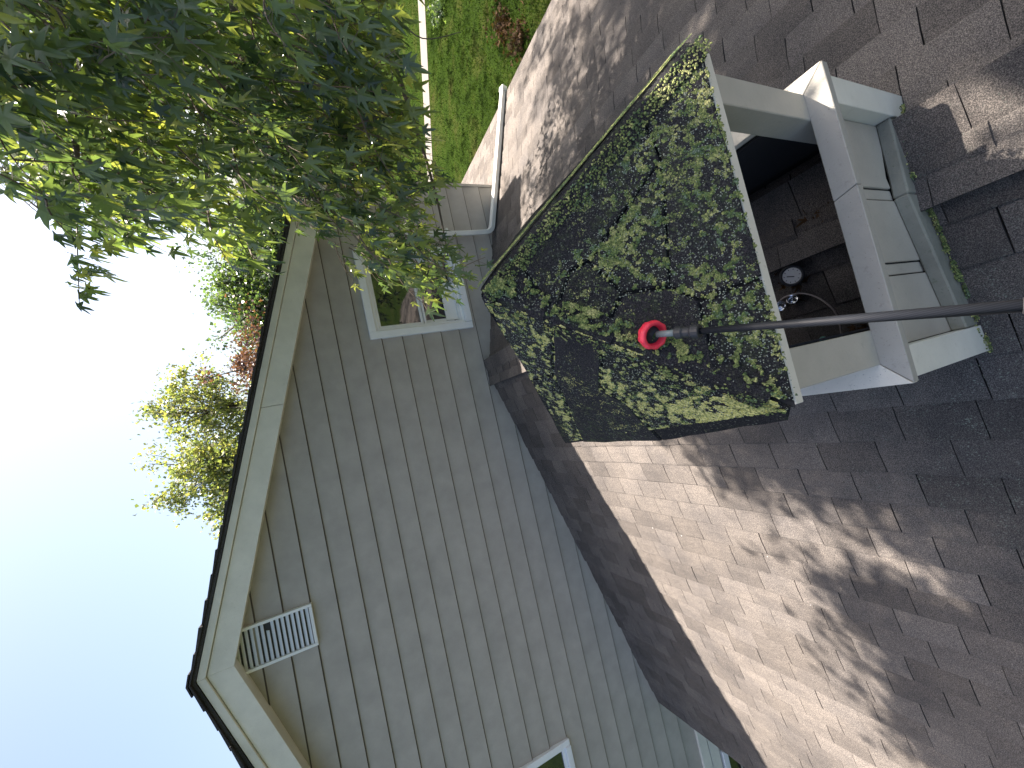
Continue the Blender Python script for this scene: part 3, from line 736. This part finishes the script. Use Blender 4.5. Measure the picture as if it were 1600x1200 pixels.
# mossy strip on the hip
sm = []
for _ in range(5000):
    t_ = rnd.random(); p = h0.lerp(h1, t_); s_ = rnd.uniform(0, 0.09)
    sb_ = (h1-h0).cross(nR).normalized(); sb_ = -sb_ if sb_.dot(nF) > 0 else sb_
    sm.append((p+sb_*s_+nR*0.021, nR, rnd.uniform(.0012, .0036)))
domes(sm+sm2, 'lichen', M_LICH, proof)
mo = []
for _ in range(2600):
    x = rnd.uniform(-0.13, 0.61); k_ = abs(rnd.gauss(0, .012)); p = V((x, FY+rnd.uniform(-.006, .002), zroof(x)+0.008+k_))
    if fbm(p, 20) > -0.1: mo.append((p, V((0, -1, .6)).normalized(), rnd.uniform(.001, .004)))
domes(mo, 'moss', M_LICH, cup)
# sparse lichen on the slope beside the cupola and bird droppings further out
sm = []
for _ in range(34000):
    x, y = rnd.gauss(-0.30, 0.46), rnd.gauss(0.08, 0.52)
    if x > 0.35 or (-0.15 < x < 0.65 and 0.42 < y < 1.3): continue
    p = V((x, y, zroof(x)+0.0065)); 
    if fbm(p, 7)+0.5*fbm(p, 23) < 0.06: continue
    sm.append((p, V((-SL, 0, 1)).normalized(), rnd.uniform(.0009, .0032)))
domes(sm, 'lichen', M_GRL, wing)
sm = []
for _ in range(70):
    x, y = rnd.uniform(-1.8, 2.4), rnd.uniform(0.2, 3.0)
    if -0.15 < x < 0.65 and 0.42 < y < 1.3: continue
    c = V((x, y, 0))
    for _k in range(rnd.randrange(1, 5)):
        xx, yy = x+rnd.gauss(0, .02), y+rnd.gauss(0, .02); n_ = V((-SL if xx < XR else SR, 0, 1)).normalized()
        sm.append((V((xx, yy, zroof(xx)+0.0075)), n_, rnd.uniform(.002, .0065)))
domes(sm, 'bird_dropping', M_WHITE, wing)

# ------------------------------------------------------------------ things inside the cupola
def base_at(px): 
    p = onL(px); return p if p.x < XR else onR(px)
g0 = base_at((1243, 430)); gz = zroof(g0.x)+0.02
g0 = V((g0.x, g0.y, gz)); gax = V((-0.15, -0.45, 0.9)).normalized()
gd = thing('pressure_gauge', 'round white-faced gauge in black housing inside the cupola', 'gauge', g0)
lathe([(0, -.05), (.03, -.05), (.034, -.01), (.036, .012), (.031, .016), (.028, .012), (.027, .010)], g0+gax*0.03, gax, 24).build('housing', M_RUB, gd, smooth=True)
fc = lathe([(0, .0125), (.0265, .0125)], g0+gax*0.03, gax, 24).build('dial', M_DIAL, gd)
u = gax.orthogonal().normalized(); w_ = gax.cross(u); c0 = g0+gax*0.0435
nb = MB().bar([c0-u*0.008, c0+u*0.012+w_*0.008], 0.0016, 0.0004, w_)
for k in range(10):
    a = 2*math.pi*k/10; dd = u*math.cos(a)+w_*math.sin(a); nb.bar([c0+dd*0.019, c0+dd*0.0235], 0.0009, 0.0003, w_ if abs(dd.dot(w_)) < .9 else u)
nb.build('needle', M_RUB, fc)
for i, (px, lab) in enumerate((((1232, 476), 'small chrome spotlight inside the cupola, the one nearer the roof edge'), ((1250, 468), 'small chrome spotlight inside the cupola, nearer the white gauge'))):
    p = base_at(px); p = V((p.x, p.y, zroof(p.x)+0.012)); t_ = thing('spotlight', lab, 'lamp', p, 'chrome spotlights inside the cupola')
    ax = V((-0.2+0.5*i, -0.5, 0.8)).normalized(); hc = p+V((0, 0, 0.035))
    lathe([(0, -.018), (.010, -.016), (.014, 0), (.017, .012), (.0155, .013), (.012, .002), (0, -.002)], hc, ax, 18).build('lamp_head', M_CHROME, t_, smooth=True)
    MB().tube([p, hc-ax*.016], .006, 8).build('stem', M_RUB, t_)
p = base_at((1292, 531)); p = V((p.x, p.y, zroof(p.x)+0.012)); t_ = thing('glass_lamp', 'little teal glass lamp against the left post inside the cupola', 'lamp', p)
lathe([(0, .045), (.006, .043), (.012, .03), (.013, .018), (.008, .004), (.007, 0)], p, (0.1, -.3, 1), 16).build('glass_bulb', M_TEAL, t_, smooth=True)
MB().tube([p, p+V((0, 0, -0.014))], .008, 8).build('socket', M_CHROME, t_)
cp = [(1213, 482), (1232, 464), (1262, 457), (1290, 464), (1312, 482), (1319, 505), (1319, 532)]
cc = [base_at(q) for q in cp]; cc = [V((q.x, q.y, zroof(q.x)+0.014+0.03*math.sin(i/6*math.pi))) for i, q in enumerate(cc)]
def smooth_pts(P, n=6):
    out = []
    for i in range(len(P)-1):
        p0, p1, p2, p3 = P[max(i-1, 0)], P[i], P[i+1], P[min(i+2, len(P)-1)]
        for k in range(n):
            t = k/n; out.append(0.5*((2*p1)+(p2-p0)*t+(2*p0-5*p1+4*p2-p3)*t*t+(3*p1-p0-3*p2+p3)*t**3))
    out.append(P[-1]); return out
co = MB().tube(smooth_pts(cc), 0.0026, 6).build('cable', M_CABLE, None, smooth=True)
tag(co, label='thin grey cable looped between the lamps inside the cupola', category='cable')

# ------------------------------------------------------------------ pole with the red head
hp = V((0.090, 0.626, -0.640)) ; hp = hp*0.965
near = V((-0.0115, 0.165, -0.742))
pdv = (near-hp).normalized()
pole = thing('extension_pole', 'black carbon telescopic pole with a red cupped head resting on the lichened roof', 'pole', hp)
j1, j2 = 0.075, (near-hp).length*1.04
MB().tube([hp+pdv*0.012, hp+pdv*(j1-0.012)], 0.0066, 16).build('metal_tip', paint('grey_alloy', (0.16, 0.19, 0.19), 0.35, 0, 0.1), pole, smooth=True)
MB().tube([hp+pdv*(j1-0.025), hp+pdv*(j1-0.010), hp+pdv*(j1-0.009), hp+pdv*(j1+0.005), hp+pdv*(j1+0.006), hp+pdv*(j1+0.022)], [0.0125, 0.0125, 0.0105, 0.0105, 0.0135, 0.0135], 18).build('collar', M_RUB, pole, bevel=0.0015)
MB().tube([hp+pdv*(j1+0.015), hp+pdv*(j2+0.01)], [0.0058, 0.0078], 20).build('tube', M_POLE, pole, smooth=True)
MB().tube([hp+pdv*(j2-0.02), hp+pdv*(j2+0.05)], 0.0104, 18).build('clamp', M_RUB, pole, bevel=0.0015)
MB().tube([hp+pdv*(j2+0.04), hp+pdv*1.6], 0.0090, 20).build('tube', M_POLE, pole, smooth=True)
# red cup: a thick-walled bowl, open toward the pole and the viewer, with ridges on its rim
ax = (pdv*0.92+V((0, 0, 1))*0.42+V((-.15, 0, 0))).normalized()
prof = [(a*0.88, b_*0.88) for a, b_ in [(0.010, -0.020), (0.022, -0.017), (0.030, -0.008), (0.0325, 0.004), (0.0315, 0.013), (0.0285, 0.016), (0.0235, 0.014), (0.0215, 0.004), (0.016, -0.006), (0.008, -0.010), (0.001, -0.0105)]]
mbc = lathe(prof, hp, ax, 36)
for i, v in enumerate(mbc.v):
    k = i % 36
    if (k//2) % 2 == 0 and 2 <= i//36 <= 5: mbc.v[i] = hp+(v-hp)*1.05
mbc.build('red_cup', M_RED, pole, smooth=True)
lathe([(0, -0.0078), (0.0136, -0.0048), (0.0176, 0.0027)], hp, ax, 24).build('cup_lining', M_RUB, pole, smooth=True)

# ------------------------------------------------------------------ leaves
def leaf_shape(seed, lobes=5):
    r = random.Random(seed); pts = [(0, 0)]
    spec = [(-95, .42), (-76, .23), (-50, .72), (-27, .30), (0, 1.0), (27, .30), (50, .72), (76, .23), (95, .42)]
    out = []
    for i, (a, l) in enumerate(spec):
        a = math.radians(a+r.uniform(-5, 5)); l *= r.uniform(0.9, 1.1)
        p = (math.sin(a)*l, math.cos(a)*l*0.95+0.08)
        if l > 0.38:   # a toothed lobe: shoulder, tip, shoulder
            for da, fl in ((-9, .68), (0, 1), (9, .68)):
                aa = a+math.radians(da); out.append((math.sin(aa)*l*fl, math.cos(aa)*l*fl*0.95+0.08))
        else: out.append(p)
    vs = [(0, 0.02, 0)]
    bend = r.uniform(0.15, 0.5); fold = r.uniform(0.1, 0.35)
    for x, y in [(0, 0)]+out:
        vs.append((x*0.85, y, -bend*y*y*0.5+abs(x)*fold - 0.15*x*x))
    n = len(vs); fs = [(0, i, i+1) for i in range(1, n-1)]+[(0, n-1, 1)]
    # fan centre moved up the midrib
    vs[0] = (0, 0.22, -0.01)
    return np.array(vs, dtype=np.float64), np.array(fs)
LSH = [leaf_shape(i) for i in range(10)]
def mat_leaf(p, tipdir, size, roll):
    """3x3+t: leaf local +y along tipdir"""
    y = tipdir.normalized(); a = V((0, 0, 1)) if abs(y.z) < 0.9 else V((1, 0, 0))
    x = y.cross(a).normalized(); z = x.cross(y)
    c, s_ = math.cos(roll), math.sin(roll); x, z = x*c+z*s_, z*c-x*s_
    return Matrix(((x.x*size, y.x*size, z.x*size, p.x), (x.y*size, y.y*size, z.y*size, p.y), (x.z*size, y.z*size, z.z*size, p.z), (0, 0, 0, 1)))
def join_leaves(lst, name, mat, parent, shapes=LSH):
    if not lst: return None
    vs, fs, b0 = [], [], 0
    for M, i in lst:
        v, f = shapes[i]; A = np.array(M)
        vs.append(v @ A[:3, :3].T + A[:3, 3]); fs.append(f+b0); b0 += len(v)
    vs = np.vstack(vs); fs = np.vstack(fs); me = bpy.data.meshes.new(name)
    me.vertices.add(len(vs)); me.vertices.foreach_set('co', vs.ravel()); me.loops.add(fs.size); me.loops.foreach_set('vertex_index', fs.ravel().astype(np.int32))
    me.polygons.add(len(fs)); me.polygons.foreach_set('loop_start', np.arange(0, fs.size, 3, dtype=np.int32)); me.materials.append(mat); me.update(calc_edges=True); me.validate()
    o = link(name, me, parent); o['kind'] = 'stuff'; return o

maple = thing('maple_tree', 'leafy maple tree with drooping toothed leaves hanging over the roofs', 'tree', (5.3, 1.2, GZ))
leaves, twigs = [], []
def spray(p, out, n=9, ln=0.32, lsz=0.085, sp=1.0):
    """a drooping shoot starting at p, with leaves on petioles"""
    d = V(out).normalized(); pts = [p]; q = p
    for i in range(4):
        q = q+d*ln/4; pts.append(q); d = (d+V((rnd.uniform(-.12, .12), rnd.uniform(-.12, .12), -0.16))).normalized()
    twigs.append(pts)
    for k in range(n):
        t = (k+0.6)/n; i = min(3, int(t*4)); b_ = pts[i].lerp(pts[i+1], t*4-i)
        side = V((rnd.uniform(-1, 1), rnd.uniform(-1, 1), rnd.uniform(-.5, .35)))*sp
        pe = (side+V((0, 0, -0.3))).normalized()*rnd.uniform(.03, .085)
        tip = (side*0.55+V((0, 0, -0.75))+d*0.25+V((-0.15, -0.1, 0))).normalized()
        leaves.append((mat_leaf(b_+pe, tip, lsz*rnd.uniform(.6, 1.15), rnd.uniform(-1.4, 1.4)), rnd.randrange(10)))
        if rnd.random() < 0.5: twigs.append([b_, b_+pe])
# the part of the crown seen from the roof
G1 = [(-60, -60), (-60, 150), (0, 205), (35, 280), (90, 335), (180, 345), (300, 370), (400, 390), (425, 300), (500, 230), (560, 150), (570, -60)]
G1b = [(410, 180), (425, 400), (455, 420), (480, 300), (520, 330), (560, 300), (560, 200)]
G2 = [(440, 200), (460, 290), (505, 355), (570, 405), (670, 425), (715, 430), (710, 390), (665, 335), (690, 280), (655, 190), (600, 90), (590, -40), (500, -40)]
def crown(poly, nspr, dmin, dmax, lsz, bbox, ymax=3.3, n=9):
    k = 0; tries = 0
    while k < nspr and tries < nspr*40:
        tries += 1
        q = (rnd.uniform(bbox[0], bbox[2]), rnd.uniform(bbox[1], bbox[3]))
        if not inpoly(q, poly): continue
        d = ray(*q).normalized(); D = rnd.uniform(dmin, dmax)
        p = d*D
        if p.y > ymax: p = p*(rnd.uniform(0.65, 1)*ymax/p.y)
        p = p+V((0.06, 0.03, 0.13))
        spray(p, (rnd.uniform(-1, .3), rnd.uniform(-.6, .5), rnd.uniform(-.7, .1)), n, 0.26, lsz); k += 1
crown(G1, 440, 1.9, 4.2, 0.10, (-60, -60, 600, 410))
crown([(-60, -60), (-60, 150), (0, 205), (60, 280), (120, 310), (300, 330), (300, -60)], 100, 2.4, 4.2, 0.10, (-60, -60, 300, 330))
crown(G1b, 26, 2.0, 3.2, 0.085, (400, 180, 560, 420))
crown(G2, 175, 1.9, 3.2, 0.088, (430, -40, 745, 450))
crown([(560, 330), (600, 410), (700, 435), (748, 455), (735, 410), (690, 370), (640, 340)], 16, 2.3, 2.9, 0.07, (560, 330, 748, 455))
# the long shoot against the sky
sp = [ray(118, 170).normalized()*2.5, ray(122, 260).normalized()*2.42, ray(120, 350).normalized()*2.35, ray(122, 420).normalized()*2.3, ray(124, 478).normalized()*2.27]
twigs.append(sp); twigs.append(sp[:3])
for q in [(118, 300), (95, 330), (120, 345), (150, 350), (100, 375), (128, 385), (155, 385), (112, 405), (140, 410), (165, 400), (122, 430), (145, 440), (118, 455), (140, 462), (160, 430), (128, 478)]:
    for k in range(3):
        b_ = ray(q[0]-8+rnd.uniform(-10, 10), q[1]-6+rnd.uniform(-14, 10)).normalized()*rnd.uniform(2.2, 2.45)
        leaves.append((mat_leaf(b_, V((rnd.uniform(-.7, .1), rnd.uniform(-.3, .3), -0.8)), rnd.uniform(.05, .085), rnd.uniform(-1.2, 1.2)), rnd.randrange(10)))
vis_leaves = list(leaves); leaves = []
# overhead crown that shades the roofs, plus unseen sprays added to block light
lit_holes = [[(770, 110), (860, 90), (870, 250), (800, 300), (770, 300)], [(1000, -20), (1040, -20), (960, 130), (900, 180), (900, 120)], [(1410, 140), (1480, 95), (1600, 20), (1620, 160), (1570, 190), (1530, 235), (1525, 190)],
             [(1215, 85), (1300, 85), (1320, 180), (1215, 170)], [(1190, -10), (1260, -10), (1235, 60), (1215, 70)], [(1350, 775), (1620, 800), (1620, 900), (1500, 880), (1400, 840)], [(1210, 850), (1270, 850), (1300, 930), (1250, 930)],
             [(1340, 880), (1430, 880), (1640, 1000), (1640, 1060), (1500, 1000), (1380, 950)], [(1250, 730), (1300, 720), (1310, 760), (1260, 770)]]
def shade(pt, n=1, ln=0.30, hmin=1.6, hmax=5.2, nl=10, lsz=0.105):
    t = (rnd.uniform(hmin, hmax)-pt.z)/SUND.z
    spray(pt+SUND*t+V((0, 0, 0.05)), (rnd.uniform(-1, .6), rnd.uniform(-1, .6), rnd.uniform(-.4, .2)), nl, ln, lsz)
def in_holes(q): return any(inpoly(q, h) for h in lit_holes)
SHL = [(1065, 690), (1115, 750), (1180, 790), (1200, 860), (1275, 925), (1340, 965), (1310, 1030), (1300, 1070), (1380, 1110), (1420, 1165), (1480, 1230), (1700, 1230), (1700, 600), (1240, 640)]
def shade_region(poly, fn, n, bbox, ph=0.0, **kw):
    k = 0; tr = 0
    while k < n and tr < n*60:
        tr += 1
        q = (rnd.uniform(bbox[0], bbox[2]), rnd.uniform(bbox[1], bbox[3]))
        if not inpoly(q, poly) or in_holes(q): continue
        p = fn(q)
        if p.y < -2.5: continue
        if rnd.random() > min(1, (p.length/1.6)**2*0.5+0.25)*1.0: pass
        if noise.noise(p*2.1) < ph: continue
        shade(p, **kw); k += 1
shade_region(SHL, onL, 800, (1040, 600, 1700, 1230), 0.02, hmin=1.5, hmax=2.8, nl=12, lsz=.09)
shade_region([(870, -60), (810, 150), (800, 330), (860, 320), (1080, 50), (1120, 110), (1420, 150), (1620, -60)], onR, 480, (780, -60, 1620, 330), -0.45)
shade_region([(800, 420), (1090, 90), (1220, 560), (1000, 560), (860, 520)], lambda q: onplane(q, FL, nF), 85, (780, 80, 1240, 600), -0.8)
shade_region([(1190, 240), (1270, 225), (1350, 400), (1370, 540), (1240, 545)], onR, 230, (1190, 225, 1370, 545), -0.8)  # extra unseen sprays added to darken the cupola inside
shade_region([(1240, 540), (1450, 560), (1620, 540), (1620, 760), (1300, 700), (1250, 640)], onL, 60, (1240, 540, 1620, 760), -0.8)
shade_region([(870, -60), (810, 150), (800, 330), (860, 320), (1080, 50), (1120, 110), (1420, 150), (1620, -60)], onR, 260, (780, -60, 1620, 330), -0.45, hmin=2.6, hmax=5.5, ln=.5, nl=18, lsz=.12)
for _ in range(300):   # unseen sprays added behind and beside the viewer to block sky light
    pt = V((rnd.uniform(0.6, 5.0), rnd.uniform(-3.5, 0.1), -2.0)); shade(pt, hmin=0.8, hmax=4.5, ln=.5, nl=16, lsz=.12)
# crown over the near lawn
for _ in range(700):
    a = rnd.uniform(0, 6.28); r_ = 6*math.sqrt(rnd.random()); pt = V((9+math.cos(a)*r_, 6+math.sin(a)*r_*0.9, GZ)); shade(pt, 1, 0.5, 1.5, 4.5, 16, 0.16)
sh_leaves = leaves
# nearest visible leaves are objects of their own
def leafkey(l):
    M = l[0]; P = V((M[0][3], M[1][3], M[2][3])); q = proj(P)
    if q is None or not (0 < q[0] < 1600 and 0 < q[1] < 1200): return 1e9
    return P.length/M.to_scale()[1]
vis_leaves.sort(key=leafkey)
LME = []
for i, (v, f) in enumerate(LSH):
    LME.append(mesh('leaf', v.tolist(), [tuple(int(a) for a in q) for q in f], M_LEAF))
inv = Matrix.Translation(-maple.location)
for M, i in vis_leaves[:300]:
    o = bpy.data.objects.new('leaf', LME[i]); COL.objects.link(o); o.parent = maple; o.matrix_parent_inverse = inv; o.matrix_basis = M
join_leaves(vis_leaves[300:]+sh_leaves, 'foliage', M_LEAF, maple)
tw = MB()
for pts in twigs:
    if len(pts) > 2: tw.tube(pts, [0.0035-0.0022*i/(len(pts)-1) for i in range(len(pts))], 4, False)
    else: tw.tube(pts, 0.0011, 3, False)
to = tw.build('twigs', M_TWIG, maple); to['kind'] = 'stuff'
tb = V((5.3, 1.2, GZ)); fork = V((5.0, 1.3, -0.6))
MB().tube(smooth_pts([tb+V((0, 0, -.1)), tb+V((-.05, .05, 1.2)), tb+V((-.2, .05, 3)), fork, V((4.6, 1.6, 1.5)), V((4.0, 1.9, 3.6)), V((3.2, 2.1, 5.0))], 4), [0.26-0.0085*i for i in range(25)], 12).build('trunk', M_BARK, maple, smooth=True)
def limb(P, r0, r1):
    S_ = smooth_pts([V(p) for p in P], 5); n = len(S_)
    MB().tube(S_, [r0+(r1-r0)*i/(n-1) for i in range(n)], 7).build('branch', M_BARK, maple, smooth=True)
def at(x, y, D): return ray(x, y).normalized()*D
limb([fork, at(60, -260, 3.8), at(95, -80, 3.2), at(140, 60, 2.9), at(118, 170, 2.5), at(122, 260, 2.42)], 0.05, 0.006)
limb([fork, at(260, -200, 3.6), at(330, -40, 3.2), at(390, 60, 3.0), at(440, 180, 2.9), at(520, 260, 2.8)], 0.04, 0.004)
limb([fork, at(440, -150, 3.4), at(560, -20, 3.0), at(600, 60, 2.9), at(640, 170, 2.8), at(680, 300, 2.7), at(700, 400, 2.6)], 0.03, 0.003)
limb([at(440, -150, 3.4), at(540, -30, 2.9), at(610, 20, 2.8), at(660, 60, 2.7), at(720, 50, 2.6)], 0.007, 0.0015)
limb([V((4.0, 1.9, 3.6)), V((2.6, 1.6, 4.2)), V((1.2, 1.2, 4.0)), V((0.2, 0.8, 3.6))], 0.06, 0.008)
limb([V((4.0, 1.9, 3.6)), V((3.2, 0.8, 3.6)), V((2.0, 0.1, 3.3)), V((0.8, -0.3, 3.0))], 0.06, 0.008)
limb([V((4.6, 1.6, 1.5)), V((3.9, 2.6, 2.4)), V((3.2, 3.6, 2.8))], 0.05, 0.006)

# dead leaves and debris inside the cupola
dl = []
for _ in range(130):
    q = rnd.choice([(1210, 345), (1262, 320), (1300, 300), (1330, 520), (1240, 445), (1280, 330)]); p = base_at((q[0]+rnd.gauss(0, 16), q[1]+rnd.gauss(0, 12)))
    if not (0.0 < p.x < 0.56 and 0.5 < p.y < 1.25): continue
    p = V((p.x, p.y, zroof(p.x)+0.012+rnd.random()*.012)); dl.append((mat_leaf(p, V((rnd.uniform(-1, 1), rnd.uniform(-1, 1), rnd.uniform(-.2, .4))), rnd.uniform(.012, .04), rnd.uniform(-3, 3)), rnd.randrange(10)))
o = join_leaves(dl, 'leaf_litter', M_DEAD, None); tag(o, label='brown leaf litter and twigs gathered on the shingles inside the cupola', category='leaf litter')

# ------------------------------------------------------------------ trees beyond the house
QD = [(np.array([(-.5, 0, 0), (0.1, .35, .06), (0, 1, 0), (-.1, .45, -.05), (.5, .1, 0.1)], float), np.array([(0, 1, 2), (0, 2, 3), (1, 4, 2)])) for _ in range(2)]
QD[1] = (np.array([(-.35, .0, .1), (.4, .1, 0), (.1, 1, 0), (-.4, .7, .1)], float), np.array([(0, 1, 2), (0, 2, 3)]))
def far_tree(name, label, base, crowns, n, lsz, mat, trunk_r, group):
    t_ = thing(name, label, 'tree', base, group); lst = []; cen = V(base)
    tot = sum(c[1][0]*c[1][1]*c[1][2] for c in crowns)
    br = MB(); top = V(crowns[0][0])
    for c, r3 in crowns:
        c = V(c); m_ = int(n*r3[0]*r3[1]*r3[2]/tot)
        # clumps inside each lobe
        cl = [(c+V((rnd.gauss(0, .48)*r3[0], rnd.gauss(0, .48)*r3[1], rnd.gauss(0, .48)*r3[2])), rnd.uniform(.14, .30)*min(r3)) for _ in range(max(6, m_//70))]
        for cc_, rr in cl: br.tube([V((base[0], base[1], (GZ+c.z)/2)).lerp(c, .75), c.lerp(cc_, .5)+V((0, 0, -.1)), cc_], [trunk_r*.25, trunk_r*.14, .008], 4, False)
        for _ in range(m_):
            cc_, rr = rnd.choice(cl); d = V((rnd.gauss(0, 1), rnd.gauss(0, 1), rnd.gauss(0, .8)))*rr
            lst.append((mat_leaf(cc_+d, V((rnd.uniform(-1, 1), rnd.uniform(-1, 1), rnd.uniform(-1.2, .3))), lsz*rnd.uniform(.6, 1.3), rnd.uniform(-3, 3)), rnd.randrange(2)))
    o = join_leaves(lst, 'crown', mat, t_, QD); 
    MB().tube([V(base), V((base[0], base[1], (GZ+top.z)/2)), top], [trunk_r, trunk_r*.7, trunk_r*.25], 8).build('trunk', M_BARK, t_, smooth=True)
    b2 = br.build('branches', M_BARK, t_)
    b2['kind'] = 'stuff'; return t_
def dirp(x, y, Y): d = ray(x, y); return d*(Y/d.y)
c1, c2, c3 = dirp(300, 660, 16), dirp(290, 760, 16), dirp(350, 640, 16.5)
far_tree('yellowing_tree', 'tall airy yellow-green tree rising behind the gable roof', (c1.x, 16, GZ), [(dirp(320, 640, 16), (1.3, 1.2, 1.0)), (dirp(300, 730, 16), (0.9, 1.0, 0.9)), (dirp(262, 650, 16), (.8, .8, .65)), (dirp(285, 775, 16), (.6, .6, .6)), (dirp(305, 590, 16), (.6, .6, .5)), (dirp(345, 800, 16), (.7, .6, .6)), (dirp(350, 740, 16), (1.6, 1.4, 1.0)), (dirp(420, 700, 16), (2.0, 1.5, 1.4))], 21000, 0.10, M_LEAFY, 0.07, 'trees beyond the house')
c = dirp(375, 575, 13.5)
far_tree('red_leaved_tree', 'small dull-red leaved tree peeking over the roof edge', (c.x, 13.5, GZ), [(c, (0.75, .8, .65)), (c+V((.1, 0, -1.2)), (1.2, 1, 1.2))], 4000, 0.085, M_LEAFR, 0.12, 'trees beyond the house')
c = dirp(385, 480, 19)
far_tree('green_tree', 'dense blue-green tree behind the right end of the gable roof', (c.x, 19, GZ), [(dirp(385, 490, 19), (1.5, 1.4, 1.1)), (dirp(375, 440, 19), (1.3, 1.2, 1.2)), (dirp(410, 530, 19), (1.2, 1.2, 1.0)), (c+V((-.2, 0, -2)), (2.0, 2, 1.6)), (dirp(420, 370, 19), (2.2, 1.6, 2.0)), (dirp(480, 420, 19), (3, 2, 2.2))], 42000, 0.13, M_LEAFG, 0.3, 'trees beyond the house')
k = 0
for (x, y, h_, r_) in ((14, 24, 3.2, 3.4), (21, 25, 4.2, 3.6), (27, 20, 4.0, 3.6), (33, 15, 3.6, 3.6), (9, 33, 3.5, 3.8), (37, 7, 4.4, 3.8)):
    lab = ['bushy green tree far across the lawn, left of the row', 'tall rounded green tree in the row across the lawn', 'green tree in the middle of the row across the lawn', 'broad green tree on the right of the row across the lawn', 'hazy green tree farthest beyond the house', 'spreading green tree at the right end of the lawn'][k]; k += 1
    far_tree('green_tree', lab, (x, y, GZ), [((x, y, GZ+h_), (r_, r_, h_*.75)), ((x+1, y-.6, GZ+h_*.55), (r_*1.1, r_, h_*.5))], 3600, 0.32, M_LEAFG, 0.3, 'trees beyond the house')

# grass tufts on the lawn in view and a mulched bed with brown plants
gv, gf = [], []
for _ in range(30000):
    q = (rnd.uniform(600, 900), rnd.uniform(-30, 330)); p = onZ(q, GZ)
    if p.y < 2 or p.length > 40 or -0.1 < (p-pc).dot(pn) < 0.8: continue
    b0 = len(gv); h_ = rnd.uniform(.02, .05); a = rnd.random()*6.28; w0 = 0.006*(1+p.length*.08)
    gv += [(p.x-math.cos(a)*w0, p.y-math.sin(a)*w0, GZ), (p.x+math.cos(a)*w0, p.y+math.sin(a)*w0, GZ), (p.x+rnd.gauss(0, .03), p.y+rnd.gauss(0, .03), GZ+h_)]
    gf.append((b0, b0+1, b0+2))
go = link('grass', mesh('grass', gv, gf, leaf_mat('grass_blade', [(0, (0.012, 0.026, 0.006)), (1, (0.036, 0.058, 0.012))], 0.3, 1.6, 0.9, 0.05))); go['kind'] = 'stuff'
bp = onZ((795, 45), GZ)
for i, (px, lab) in enumerate((((790, 40), 'brown withered shrub on the lawn nearest the eave corner'), ((815, 62), 'low brown shrub on the lawn close to the roof eave'), ((690, 20), 'small dark shrub beside the pale garden path'))):
    p = onZ(px, GZ); t_ = thing('withered_shrub', lab, 'shrub', p, 'small shrubs on the lawn'); lst = []
    for _ in range(260):
        d = V((rnd.gauss(0, .16), rnd.gauss(0, .16), abs(rnd.gauss(0, .16)))); lst.append((mat_leaf(p+d, V((rnd.uniform(-1, 1), rnd.uniform(-1, 1), rnd.uniform(-.3, 1))), rnd.uniform(.05, .11), rnd.uniform(-3, 3)), rnd.randrange(10)))
    join_leaves(lst, 'foliage', M_DEAD if i < 2 else M_LEAFG, t_); MB().tube([p, p+V((0, 0, .2))], .012, 6).build('stem', M_BARK, t_)
# brick chimney-red planter seen past the left eave
pb = V((-3.98, 3.1, GZ)); t_ = thing('brick_pier', 'red brick pier below the left eave', 'brick pier', pb)
MB().box(-4.24, -3.80, 2.92, 3.28, GZ, -3.30).build('core', M_PATH, t_)
bm0 = None
z = GZ+0.01; r_ = 0
me_b = None
while z < -3.36:
    for (xx) in ((0, .22) if r_ % 2 == 0 else (-.11, .11, .33)):
        x0 = max(-4.25, -4.25+xx); x1 = min(-3.79, -4.25+xx+.212)
        MB().box(x0+.002, x1, 2.905, 2.925, z, z+.062).build('brick', M_BRICK, t_)
    z += .073; r_ += 1
